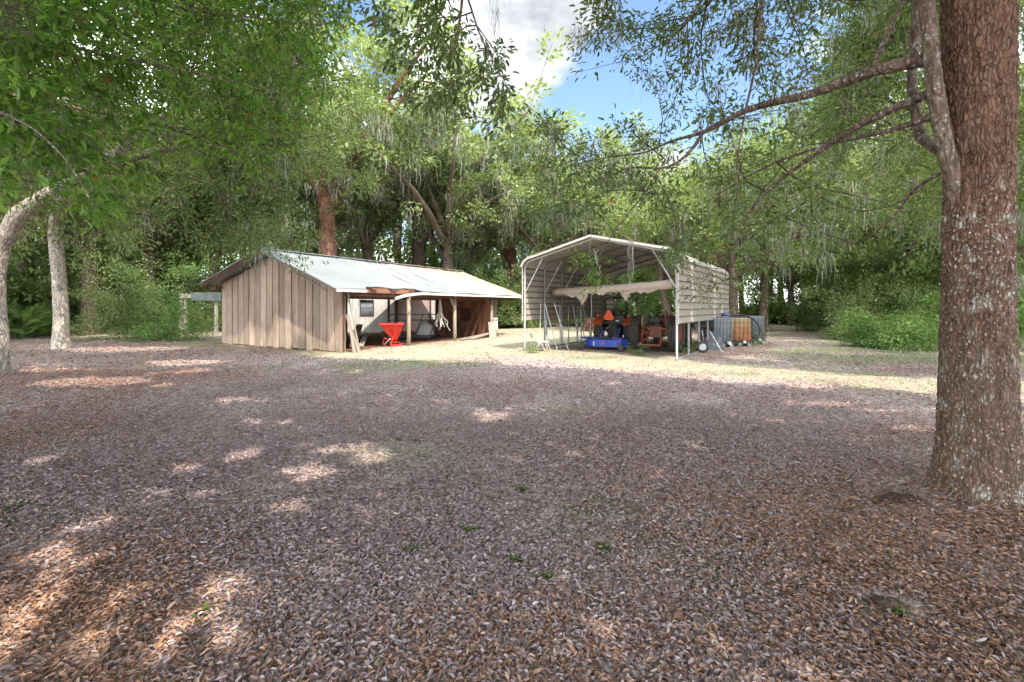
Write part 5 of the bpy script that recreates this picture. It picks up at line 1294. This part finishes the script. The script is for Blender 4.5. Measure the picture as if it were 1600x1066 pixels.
# rolled beige awning slung across, with torn cloth hanging
m_awn = m_simple('sun-faded beige canvas', [(.3, (.38, .31, .26)), (.7, (.52, .44, .38))], 4, .8, 0, .35, (1, 1, 3))
A0, A1 = kp(.15, .35, 2.17), kp(CW - .2, 1.75, 2.06)
t = thing('rolled_awning', tuple((A0 + A1) / 2), 'rolled beige awning with torn cloth slung across the carport', 'awning')
ad = (A1 - A0); n_ = 26; P = [A0 + ad * (i / n_) + Vector((0, 0, -.015 * math.sin(i / n_ * 3.14))) for i in range(n_ + 1)]
mb = MB(); mb.tube(P, [.13 + .006 * math.sin(i * 1.1) + .004 * math.sin(i * 2.7) for i in range(n_ + 1)], 16); mb.build('roll', m_awn, t, smooth=True)
MB().tube([A0 - ad * .01, A1 + ad * .012], .03, 8).build('pole', m_tubed, t)
def rag(f0, f1, drop, seed, nm='torn_cloth'):
    mb = MB(); nn, mm = 14, 6; rs = random.Random(seed)
    prof = [drop * (.35 + .65 * abs(math.sin(3.14 * (i / nn) ** 1.2))) * rs.uniform(.7, 1.15) for i in range(nn + 1)]
    for i in range(nn + 1):
        f = f0 + (f1 - f0) * i / nn
        for j in range(mm + 1):
            g = j / mm; p = A0 + ad * f + Vector((0, 0, -.09 - prof[i] * g)); q = Vector((-.5, -.83, 0)) * (.09 + .05 * math.sin(i * 1.3 + seed) * g + .03 * math.sin(i * 2.9 + j)); mb.v.append(p + q)
    for i in range(nn):
        for j in range(mm): b = i * (mm + 1) + j; mb.f.append((b, b + mm + 1, b + mm + 2, b + 1))
    o = mb.build(nm, m_awn, t, smooth=True); md = o.modifiers.new('thick', 'SOLIDIFY'); md.thickness = .006
rag(.88, .72, .16, 1); rag(.66, .75, .46, 9); rag(.60, .48, .14, 2); rag(.36, .10, .14, 3); rag(.30, .38, .34, 4)
MB().tube([A0 + ad * .64 + Vector((0, -.1, -.1)), A0 + ad * .642 + Vector((.01, -.1, -.5)), A0 + ad * .635 + Vector((0, -.1, -.95))], .008, 5).build('cord', m_white, t)

# ------------------------------------------------------------------ tractors
m_orange = m_simple('orange paint', [(.3, (.34, .06, .015)), (.7, (.50, .11, .03))], 8, .4, 0, .1)
m_oran2 = m_simple('dull old orange paint', [(.3, (.13, .035, .02)), (.6, (.27, .07, .035)), (.8, (.36, .12, .06))], 9, .6, 0, .2)
m_blue = m_simple('blue enamel', [(.3, (.012, .03, .22)), (.6, (.02, .06, .36)), (.8, (.08, .12, .32))], 5, .35, 0, .1)
m_smv = m_simple('fluorescent orange plastic', [(.3, (.85, .09, .01)), (.7, (.95, .13, .02))], 3, .5, 0, 0)
m_beige = m_simple('faded beige metal', [(.3, (.42, .36, .28)), (.7, (.58, .52, .42))], 6, .6, 0, .2)
m_tyre2 = m_simple('dusty tractor tyre', [(.3, (.03, .026, .024)), (.7, (.085, .072, .065))], 9, .9, 0, .3)
TD = KD.copy(); TR = -KW      # forwards, to the right
def wheel(c, r_, w_, mt_rim, par, lug=True, nm='rear_wheel', tread=18, fwd=TD, side_=TR):
    prof = [(-w_ * .42, r_ * .55), (-w_ * .5, r_ * .72), (-w_ * .46, r_ * .90), (-w_ * .3, r_ * .965), (w_ * .3, r_ * .965), (w_ * .46, r_ * .90), (w_ * .5, r_ * .72), (w_ * .42, r_ * .55)]
    o = ring(c, side_, prof, 36).build(nm, m_tyre2, par, smooth=True)
    if lug:
        mb = MB()
        for k in range(tread):
            for s in (-1, 1):
                a = 2 * math.pi * (k + (.5 if s > 0 else 0)) / tread; up_ = Vector((0, 0, 1))
                def pp(aa, rr, x): return Vector(c) + (fwd * math.sin(aa) + up_ * math.cos(aa)) * rr + side_ * x
                a2 = a + .26
                mb.beam(pp(a, r_ * .975, s * .01), pp(a2, r_ * .945, s * w_ * .47), .045 * r_ / .5, .05 * r_ / .5, pp(a + .13, 1, 0) - Vector(c))
        mb.build('lugs', m_tyre2, o)
    MB().lathe(Vector(c) - side_ * w_ * .3, side_, [(0, r_ * .56), (.02, r_ * .5), (w_ * .2, r_ * .42), (w_ * .22, r_ * .12), (w_ * .38, r_ * .12), (w_ * .4, r_ * .42), (w_ * .58, r_ * .5), (w_ * .6, r_ * .56)], 24).build('rim', mt_rim, o)
    return o
# compact tractor with the rollover bar
A = Vector((4.02, 17.5, 0)); up = Vector((0, 0, 1))
def f1(f, r_, z): return A + TD * f + TR * r_ + up * z
t = thing('compact_tractor', tuple(A), 'orange compact tractor with black rollover bar and orange triangle', 'tractor')
for s in (-1, 1):
    wheel(f1(0, s * .60, .50), .50, .32, m_orange, t)
    wheel(f1(1.5, s * .52, .31), .31, .2, m_orange, t, True, 'front_wheel', 14)
    mb = MB(); prv = None
    for k in range(9):
        a = R(-55 + k * 14); q = [f1(math.sin(a) * .58, s * .42, .5 + math.cos(a) * .58), f1(math.sin(a) * .58, s * .80, .5 + math.cos(a) * .58)]
        if prv: mb.prism([prv[0], prv[1], q[1], q[0]], up * .02)
        prv = q
    mb.build('fender', m_orange, t); MB().box(f1(-.30, s * .60, 1.17), (.10, .09, .13), TD, TR).build('lamp_housing', m_orange, t)
    MB().lathe(f1(-.36, s * .60, 1.17), -TD, [(0, .045), (.02, .04)], 14).build('tail_light', m_redp, t)
pts = [f1(-.12, -.43, .75), f1(-.12, -.43, 1.72)] + [f1(-.12, -.43 + .13 * (1 - math.cos(R(a))), 1.72 + .13 * math.sin(R(a))) for a in (30, 60, 90)] + [f1(-.12, .43 - .13 * (1 - math.cos(R(a))), 1.72 + .13 * math.sin(R(a))) for a in (90, 60, 30)] + [f1(-.12, .43, 1.72), f1(-.12, .43, .75)]
MB().tube(pts, .034, 10).build('rollover_bar', m_blk, t, smooth=True)
for s in (-1, 1): MB().box(f1(-.12, s * .43, 1.42), (.11, .085, .13), TD, TR).build('hinge_plate', m_blk, t)
mb = MB().box(f1(.2, 0, .62), (1.1, .42, .42), TD, TR).box(f1(1.1, 0, .58), (1.2, .30, .32), TD, TR).box(f1(-.28, 0, .60), (.2, .34, .44), TD, TR); mb.build('transmission', m_blk, t, bevel=.02)
MB().box(f1(-.12, 0, .90), (.2, .95, .10), TD, TR).box(f1(-.22, .15, 1.05), (.1, .5, .26), TD, TR).build('rear_crossbar', m_blk, t, bevel=.01)
MB().box(f1(.12, 0, 1.06), (.42, .46, .12), TD, TR).box(f1(-.06, 0, 1.25), (.10, .44, .34), TD, TR).build('seat', m_blk, t, bevel=.04)
MB().prism([f1(.75, -.25, .75), f1(1.8, -.25, .70), f1(1.85, -.25, .98), f1(.75, -.25, 1.16)], TR * .5).build('hood', m_orange, t, bevel=.03)
ring(f1(.62, 0, 1.24), (TD * -.5 + up).normalized(), [(-.012, .17), (.012, .17), (.012, .195), (-.012, .195)], 24).build('steering_wheel', m_blk, t)
MB().tube([f1(.85, 0, 1.0), f1(.62, 0, 1.24)], .02, 8).build('steering_column', m_blk, t)
tri = []
for a in (90, 210, 330):
    for s in (-14, 14): tri.append(f1(-.36, -.17, 1.16) + TR * math.cos(R(a + s)) * .22 + up * math.sin(R(a + s)) * .22)
MB().prism(tri, TD * .012).build('warning_triangle', m_smv, t)
MB().box(f1(-.355, .18, .98), (.01, .13, .04), TD, TR).build('plate', m_sheetw, t)
mb = MB(); mb.beam(f1(-.3, -.05, .88), f1(-.98, -.34, .38), .035, .03).beam(f1(-.3, .05, .88), f1(-.98, .34, .38), .035, .03).beam(f1(-.3, -.25, .42), f1(-.98, -.36, .36), .04, .05).beam(f1(-.3, .25, .42), f1(-.98, .36, .36), .04, .05).beam(f1(-.3, 0, .8), f1(-.9, 0, .74), .035, .035); mb.build('hitch_arms', m_tubed, t)
# blue finishing mower
Bm = A - TD * 1.50 + TR * .22; Bm.z = 0
def f2(f, r_, z): return Bm + TD * f + TR * r_ + up * z
t = thing('mower_deck', tuple(Bm), 'bright blue three-point mower deck behind the compact tractor', 'mower')
out_ = [(-.34, -.62), (-.42, -.35), (-.42, .35), (-.34, .66), (0, .78), (.32, .66), (.40, .3), (.40, -.3), (.32, -.62), (0, -.74)]
mb = MB(); mb.prism([f2(a, b, .36) for a, b in out_], up * .02); n_ = len(out_)
for i in range(n_):
    a, b = out_[i], out_[(i + 1) % n_]; mb.prism([f2(a[0], a[1], .12), f2(b[0], b[1], .12), f2(b[0], b[1], .36), f2(a[0], a[1], .36)], (A - Bm) * 0 + Vector(((Bm.x - f2(*a, 0).x) * .03, (Bm.y - f2(*a, 0).y) * .03, 0)))
mb.build('deck', m_blue, t, bevel=.008)
MB().box(f2(-.05, 0, .44), (.3, .34, .12), TD, TR).build('gearbox', m_blk, t, bevel=.02); MB().lathe(f2(-.05, 0, .50), up, [(0, .06), (.12, .05), (.14, .02)], 14).build('cap', m_sheetw, t)
for s in (-1, 1):
    MB().beam(f2(.2, s * .3, .38), f2(.42, s * .34, .75), .05, .02).build('hitch_upright', m_blue, t)
    MB().beam(f2(.0, s * .66, .40), f2(-.52, s * .72, .42), .06, .05).build('wheel_arm', m_blue, t)
    wheel(f2(-.52, s * .72, .14), .14, .09, m_tubed, t, False, 'gauge_wheel')
MB().beam(f2(-.02, -.55, .40), f2(-.02, .6, .40), .06, .04).build('crossbar', m_blue, t)
MB().lathe(f2(-.421, 0.06, .25), -TD, [(0, .05), (.004, .05)], 16).build('round_decal', m_redp, t)
MB().box(f2(-.42, -.30, .22), (.006, .03, .16), TD, TR).build('reflector', m_sheetw, t)
# old tractor
A2 = Vector((5.02, 15.75, 0))
def f3(f, r_, z): return A2 + TD * f + TR * r_ + up * z
t = thing('old_tractor', tuple(A2), 'old dull orange tractor with tall lugged rear tyres', 'tractor')
for s in (-1, 1): wheel(f3(0, s * .66, .60), .60, .34, m_oran2, t, True, 'rear_wheel', 20); wheel(f3(1.9, s * .55, .36), .36, .18, m_oran2, t, True, 'front_wheel', 14)
MB().lathe(f3(0, -.62, .60), TR, [(0, .1), (1.24, .1)], 14).build('rear_axle', m_oran2, t)
MB().box(f3(.1, 0, .66), (.6, .42, .40), TD, TR).box(f3(1.0, 0, .62), (1.5, .3, .3), TD, TR).build('gearbox', m_rustm, t, bevel=.03)
MB().prism([f3(.9, -.22, .80), f3(2.1, -.22, .78), f3(2.12, -.22, 1.1), f3(.9, -.22, 1.2)], TR * .44).build('hood', m_oran2, t, bevel=.05)
for s in (-1, 1):   # upright shell fenders
    MB().lathe(f3(-.02, s * .42, .98), TR * s, [(0, .10), (.01, .24), (.03, .27), (.045, .24), (.05, .1)], 22).build('fender', m_beige if s < 0 else m_oran2, t, smooth=True)
MB().box(f3(-.02, 0, .98), (.34, .36, .06), TD, TR).box(f3(-.2, 0, 1.06), (.05, .36, .2), TD, TR).build('seat', m_blk, t, bevel=.03)
MB().box(f3(.28, -.3, .92), (.18, .2, .2), TD, TR).build('battery_box', m_blk, t, bevel=.01)
ring(f3(.62, 0, 1.25), (TD * -.5 + up).normalized(), [(-.012, .17), (.012, .17), (.012, .2), (-.012, .2)], 24).build('steering_wheel', m_blk, t); MB().tube([f3(1, 0, .95), f3(.62, 0, 1.25)], .02, 8).build('steering_column', m_blk, t)
mb = MB()
for s in (-1, 1): mb.beam(f3(-.2, s * .22, .52), f3(-.85, s * .34, .25), .06, .05).beam(f3(-.1, s * .25, .9), f3(-.55, s * .3, .80), .05, .05).beam(f3(-.55, s * .3, .80), f3(-.66, s * .32, .33), .025, .025)
mb.beam(f3(-.85, -.36, .25), f3(-.85, .36, .25), .05, .05).beam(f3(-.25, -.45, .82), f3(-.3, .45, .76), .08, .07); mb.build('lift_arms', m_oran2, t)
MB().tube([f3(-.3, .38, .55), f3(-.33, .40, .95), f3(-.25, .30, 1.45)], .018, 7).tube([f3(-.33, .40, .95), f3(-.3, .5, 1.1)], .014, 6).build('pale_stick', m_pale, t)
# ------------------------------------------------------------------ clutter
def tubes(nm, P0, lb, cat, segs, r_, mt, grp=None, part='bar'):
    t = thing(nm, tuple(P0), lb, cat, grp)
    mb = MB()
    for a, b in segs: mb.tube([a, b], r_, 7)
    mb.build(part, mt, t); return t
# tall steel rack against the inner side and leaning poles
q0 = at(868, 480, 16.6); q0.z = 0
def r1(a, b, z): return q0 + TD * b + TR * a + up * z
t = thing('pipe_rack', tuple(q0), 'tall dark pipe rack by the inner carport wall', 'rack')
mb = MB()
for b in (-.2, 1.5):
    for a in (-.25, .3): mb.tube([r1(a, b, 0), r1(a, b, 1.55)], .022, 7)
for z in (1.55, .9):
    for a in (-.25, .3): mb.tube([r1(a, -.2, z), r1(a, 1.5, z)], .022, 7)
    for b in (-.2, 1.5): mb.tube([r1(-.25, b, z), r1(.3, b, z)], .022, 7)
mb.build('frame', m_tubed, t)
mb = MB()
for i in range(14): mb.tube([r1(-.25 + .0, -.2 + i * .125, .9), r1(-.25, -.2 + i * .125, 1.55)], .006, 4)
mb.build('mesh_side', m_rustm, t)
POL = [((843, 545), (845, 474), 15.9, 'pale thin pole leaning nearest the white carport post'), ((855, 543), (850, 474), 16, 'grey pole leaning beside the pipe rack front'), ((871, 546), (851, 474), 15.9, 'pale pole slanting steeply across the pipe rack'), ((888, 546), (866, 474), 15.9, 'pale pole slanting past the rack middle'),
       ((905, 541), (895, 476), 16.8, 'dark steel bar leaning beyond the rack'), ((916, 534), (904, 482), 17.5, 'dark bar leaning before the mower wheel'), ((925, 532), (909, 470), 18.2, 'dark bar slanting farthest along the wall')]
for a, b, Y_, lb in POL:
    p, q = at(*a, Y_), at(*b, Y_ + .25); p.z = 0; t = thing('leaning_pole', tuple(p), lb, 'pole', 'poles leaning inside the carport'); MB().tube([p, q], .017, 7).build('shaft', m_galv if 'pale' in lb or 'grey' in lb else m_tubed, t)
# folding chair of pale metal before the poles
c = at(845, 480, 15.55); c.z = 0
def f4(a, b, z): return c + Vector((.97, .2, 0)) * a + Vector((-.2, .97, 0)) * b + up * z
t = thing('folding_chair', tuple(c), 'pale battered folding chair standing by the carport post', 'chair')
mb = MB()
for s in (-.2, .2): mb.tube([f4(-.28, s, 0), f4(-.02, s, .42), f4(-.3, s, .62)], .014, 6).tube([f4(.3, s, 0), f4(.18, s, .30), f4(-.12, s, .40)], .014, 6).tube([f4(-.15, s, .45), f4(.12, s, 0)], .014, 6)
mb.build('frame', m_beige, t); MB().prism([f4(-.15, -.22, .30), f4(.24, -.22, .31), f4(.24, .22, .31), f4(-.15, .22, .30)], up * .025).build('seat', m_white, t)
MB().prism([f4(-.30, -.2, .44), f4(-.30, .2, .44), f4(-.36, .2, .62), f4(-.36, -.2, .62)], Vector((.02, 0, 0))).build('backrest', m_white, t)
# stacked logs seen beneath the panel
t = thing('log_pile', (at(930, 480, 29).x, 29, 0), 'pile of cut orange-brown logs beyond the carport', 'logs')
for r_ in range(5):
    for i in range(9 - r_):
        x_ = at(912, 480, 29).x + i * .26 + r_ * .13 + .03 * random.random(); MB().tube([(x_, 28.7, .12 + r_ * .22), (x_, 29.3, .12 + r_ * .22)], .115 + .015 * random.random(), 10).build('log', m_rust, t)
# caged liquid totes
m_cage = m_simple('cage wire', [(.3, (.06, .065, .07)), (.7, (.13, .14, .145))], 8, .5, .5, .1)
def m_tote(name, stops, zr):
    m, nt, out = new_mat(name); v = coords(nt); tc = nt.nodes.new('ShaderNodeTexCoord'); sx = nt.nodes.new('ShaderNodeSeparateXYZ'); nt.links.new(tc.outputs['Object'], sx.inputs[0])
    f_ = math_(nt, 'ADD', math_(nt, 'DIVIDE', sx.outputs[2], zr), math_(nt, 'MULTIPLY', math_(nt, 'SUBTRACT', noise(nt, v, 4, 6, .65), .5), .5))
    principled(nt, out, ramp(nt, stops, f_), .4, 0, None, .4); return m
m_t1 = m_tote('orange stained plastic tank', [(.12, (.14, .045, .02)), (.3, (.42, .12, .03)), (.55, (.46, .20, .055)), (.8, (.44, .28, .11)), (.98, (.42, .34, .22))], 1.15)
m_t2 = m_tote('clouded plastic tank', [(.1, (.06, .065, .07)), (.5, (.12, .13, .135)), (.9, (.17, .185, .20))], 1.15)
def tote(px, Y_, rz, mt, lb, w_=1.0, dp=1.0, h=1.02, side_mat=None):
    c = at(px, 480, Y_); c.z = 0; a, b = Vector((math.cos(rz), math.sin(rz), 0)), Vector((-math.sin(rz), math.cos(rz), 0)); t = thing('caged_tote', tuple(c), lb, 'tank', 'caged liquid tanks beside the carport')
    def g_(x, y, z): return c + a * x + b * y + up * z
    MB().box(g_(0, 0, .14 + h / 2), (w_ - .06, dp - .06, h - .04), a, b).build('tank', mt, t, bevel=.05)
    mb = MB()
    for i in range(7):
        x = -w_ / 2 + w_ * i / 6
        for y in (-dp / 2, dp / 2): mb.beam(g_(x, y, .12), g_(x, y, .14 + h), .014, .014)
        y = -dp / 2 + dp * i / 6
        for x in (-w_ / 2, w_ / 2): mb.beam(g_(x, y, .12), g_(x, y, .14 + h), .014, .014)
    for k in range(6):
        z = .13 + h * k / 5
        for y in (-dp / 2 - .008, dp / 2 + .008): mb.beam(g_(-w_ / 2, y, z), g_(w_ / 2, y, z), .016, .018)
        for x in (-w_ / 2 - .008, w_ / 2 + .008): mb.beam(g_(x, -dp / 2, z), g_(x, dp / 2, z), .016, .018)
    mb.build('cage', m_cage, t)
    mb = MB()
    for x in (-w_ / 2 + .1, 0, w_ / 2 - .1): mb.box(g_(x, 0, .055), (.12, dp, .10), a, b)
    mb.box(g_(0, 0, .115), (w_, dp, .02), a, b); mb.build('pallet', m_tubed, t)
    MB().lathe(g_(0, 0, .13 + h - .02), up, [(0, .1), (.05, .1), (.055, .08)], 18).build('lid', m_blk, t)
    MB().lathe(g_(.15, -dp / 2 - .01, .17), -b, [(0, .04), (.1, .04), (.11, .055), (.13, .055)], 14).build('valve', m_sheetw, t)
    return g_
gA = tote(1119, 17.3, .20, m_t2, 'dull grey caged tank partly behind bicycles', .85, .9, .98)
gB = tote(1153, 17.9, -.28, m_t1, 'caged tank stained bright orange, with black hose', .86, .75, .96)
gC = tote(1176, 19.1, -.28, m_t2, 'bluish clear caged tank behind the orange one', .8, .8, 1.0)
c = gB(.42, -.3, 1.15); t = thing('black_hose', tuple(c), 'thick black hose looping from the orange tank top', 'hose')
Pq, Rq = smooth_line([gB(-.25, -.2, 1.17), gB(.1, -.25, 1.2), gB(.42, -.35, 1.10), gB(.66, -.40, .8), gB(.72, -.40, .5), gB(.55, -.42, .32), gB(.42, -.42, .3)], [.028] * 7, .08, 2); MB().tube(Pq, Rq, 9).build('hose', m_blk, t, smooth=True)
c = gB(-.45, 0, 1.14); t = thing('blue_drum_lid', tuple(c), 'small dark blue cap-shaped bucket on the orange tank', 'bucket')
MB().lathe(c, up, [(0, .17), (.06, .17), (.12, .13), (.16, .05)], 20).build('dome', m_simple('dark blue plastic', [(.3, (.05, .07, .16)), (.7, (.09, .12, .24))], 5, .5), t, smooth=True); MB().box(c + Vector((.14, -.08, .05)), (.14, .1, .03)).build('lip', m_t2, t)
# leaning bars, trolley wheel, bicycles under the side panel
def bike(px, Y_, ang, lean, mt, lb, s=.9):
    c = at(px, 480, Y_); c.z = 0; a = Vector((math.cos(ang), math.sin(ang), 0)); b = Vector((-a.y, a.x, 0)); u = (up + b * lean).normalized()
    t = thing('bicycle', tuple(c), lb, 'bicycle', 'old bicycles under the carport side'); rr = .31 * s
    def g_(x, z): return c + a * x * s + u * z * s
    n_ = a.cross(u).normalized()
    for x in (-.5, .5):
        o = ring(g_(x, .31), n_, [(-.018, rr - .02), (-.018, rr), (.018, rr), (.018, rr - .02)], 28).build('wheel', m_tyre, t)
        mb = MB()
        for k in range(12): q = R(30 * k); mb.tube([g_(x, .31), g_(x, .31) + (a * math.cos(q) + u * math.sin(q)) * (rr - .015)], .003, 4)
        mb.build('spokes', m_galv, o)
    mb = MB()
    for p, q in (((-.5, .31), (-.08, .27)), ((-.5, .31), (-.18, .72)), ((-.08, .27), (-.2, .8)), ((-.08, .27), (.33, .68)), ((-.18, .72), (.33, .74)), ((.32, .85), (.5, .31))): mb.tube([g_(*p), g_(*q)], .015, 6)
    mb.build('frame', mt, t); MB().tube([g_(.3, .9) - n_ * .25, g_(.36, .92), g_(.3, .9) + n_ * .25], .012, 6).build('handlebar', m_tubed, t); MB().box(g_(-.22, .84), (.22, .1, .05), a, n_, u).build('saddle', m_blk, t, bevel=.01)
bike(1101, 15.6, 1.15, .12, m_galv, 'grey bicycle nearest the carport corner posts'); bike(1110, 16.4, .95, .16, m_rustm, 'rusty bicycle leaning behind the grey one'); bike(1093, 17.0, 1.2, -.1, m_blk, 'black bicycle farthest under the side panel')
c = at(1098, 480, 14.9); t = thing('trolley', (c.x, c.y, 0), 'small hand trolley with grey-hubbed wheel by the posts', 'trolley')
wheel(Vector((c.x, c.y, .2)), .2, .08, m_galv, t, False, 'wheel', fwd=Vector((1, 0, 0)), side_=Vector((-.25, -.97, 0)).normalized()); wheel(Vector((c.x + .1, c.y + .4, .2)), .2, .08, m_galv, t, False, 'wheel', fwd=Vector((1, 0, 0)), side_=Vector((-.25, -.97, 0)).normalized())
MB().beam((c.x, c.y, .2), (c.x + .1, c.y + .4, .2), .03, .03).beam((c.x + .05, c.y + .2, .2), (c.x - .15, c.y + .25, .95), .04, .03).build('handle', m_tubed, t)
p, q = at(1128, 551, 15.2), at(1109, 518, 15.6); p.z = 0; t = thing('leaning_pole', tuple(p), 'grey pipe slanting to the ground before the dull tank', 'pole', 'poles leaning beside the carport'); MB().tube([p, q], .02, 8).build('shaft', m_galv, t)
p, q = at(1104, 549, 15.3), at(1093, 520, 15.5); p.z = 0; t = thing('leaning_pole', tuple(p), 'reddish pipe slanting before the trolley wheel', 'pole', 'poles leaning beside the carport'); MB().tube([p, q], .02, 8).build('shaft', m_rustm, t)
m_slab = m_simple('dark blue-grey board', [(.3, (.03, .036, .05)), (.7, (.07, .08, .10))], 5, .7, 0, .2)
p = at(1121, 480, 15.9); p.z = 0; t = thing('dark_board', tuple(p), 'dark blue-grey board leaning on the dull tank', 'board'); MB().prism([p + Vector((-.28, 0, 0)), p + Vector((.30, .05, 0)), p + Vector((.30, .4, .62)), p + Vector((-.28, .4, .62))], Vector((0, .03, 0))).build('sheet', m_slab, t)
# scattered stuff beyond the carport
for px, py, lb in ((1212, 502, 'pale round hay bale on the far mound'),):
    g = at(px, 480, 39); t = thing('hay_bale', (g.x, g.y, 0), lb, 'hay bale'); MB().lathe((g.x - .7, g.y, .75), (1, .2, 0), [(0, .6), (.05, .72), (1.3, .72), (1.35, .6)], 24).build('bale', m_pale, t, smooth=True)

# ------------------------------------------------------------------ sky, sun, camera
w = bpy.data.worlds.new('World'); scene.world = w; w.use_nodes = True; nt = w.node_tree; nt.nodes.clear()
out = nt.nodes.new('ShaderNodeOutputWorld'); bg = nt.nodes.new('ShaderNodeBackground'); sky = nt.nodes.new('ShaderNodeTexSky')
sky.sky_type = 'NISHITA'; sky.sun_disc = False; sky.sun_elevation = SUN_EL; sky.sun_rotation = math.atan2(SUN.x, SUN.y)
sky.air_density = 1.0; sky.dust_density = .3; sky.ozone_density = 2.5
tc = nt.nodes.new('ShaderNodeTexCoord'); nv = nt.nodes.new('ShaderNodeMapping'); nv.inputs['Scale'].default_value = (1, 1, 2.0); nv.inputs['Location'].default_value = CLOUD_OFF
nt.links.new(tc.outputs['Generated'], nv.inputs[0])
n1 = noise(nt, nv.outputs[0], 3.2, 10, .55)
def bank(px, py, rad):
    v_ = Vector(((px - HX) / FPX, 1, (HY - py) / FPX)).normalized(); d_ = nt.nodes.new('ShaderNodeVectorMath'); d_.operation = 'DISTANCE'; d_.inputs[1].default_value = tuple(v_)
    nt.links.new(tc.outputs['Generated'], d_.inputs[0]); return math_(nt, 'SUBTRACT', 1, math_(nt, 'DIVIDE', d_.outputs['Value'], rad))
clear = math_(nt, 'MULTIPLY', bank(960, 120, .62), 1.1, True)
bk = math_(nt, 'MAXIMUM', bank(818, 30, .26), bank(985, 330, .22))
n1 = math_(nt, 'SUBTRACT', math_(nt, 'ADD', n1, .10), math_(nt, 'MULTIPLY', clear, .42))
cm = ramp(nt, gray((.50, 0), (.60, 1)), math_(nt, 'ADD', n1, math_(nt, 'MULTIPLY', math_(nt, 'MAXIMUM', bk, 0), .85)))
shade = ramp(nt, [(.36, (1.3, 1.45, 1.7)), (.62, (3.2, 3.25, 3.35))], noise(nt, nv.outputs[0], 5, 6, .6))
shade = mix(nt, math_(nt, 'MULTIPLY', clear, 1.6, True), (FILL_CLOUDS * .95, FILL_CLOUDS * .98, FILL_CLOUDS * 1.03), shade)  # unseen clouds outside the gap, made extra bright to fill the shade
nt.links.new(mix(nt, cm, sky.outputs[0], shade), bg.inputs[0]); bg.inputs[1].default_value = SKY_STRENGTH
nt.links.new(bg.outputs[0], out.inputs[0])
ld = bpy.data.lights.new('sun', 'SUN'); ld.energy = SUN_STRENGTH; ld.angle = R(.5); ld.color = (1, .90, .76)
lo = bpy.data.objects.new('sun', ld); col.objects.link(lo); lo.rotation_euler = (-SUN).to_track_quat('-Z', 'Y').to_euler(); lo.location = (20, -20, 40)
cd = bpy.data.cameras.new('camera'); cam = bpy.data.objects.new('camera', cd); col.objects.link(cam); scene.camera = cam
cd.sensor_width = 36; cd.lens = 16; cd.shift_y = -53 / 1600; cd.clip_end = 2000; cd.clip_start = .05
cam.location = (0, 0, EYE); cam.rotation_euler = (R(90), 0, 0)
scene.view_settings.view_transform = 'Standard'; scene.view_settings.look = 'None'; scene.view_settings.gamma = 1
scene.view_settings.exposure = EXPOSURE
c = scene.cycles; c.use_denoising = True; c.denoiser = 'OPENIMAGEDENOISE'; c.denoising_prefilter = 'ACCURATE'
c.max_bounces = 7; c.diffuse_bounces = 4; c.glossy_bounces = 2; c.transmission_bounces = 3; c.transparent_max_bounces = 4; c.caustics_reflective = False; c.caustics_refractive = False
c.sample_clamp_indirect = 6; c.use_adaptive_sampling = True; c.adaptive_threshold = .02
for k_ in list(bpy.data.objects):
    if 'placed' in k_: del k_['placed']
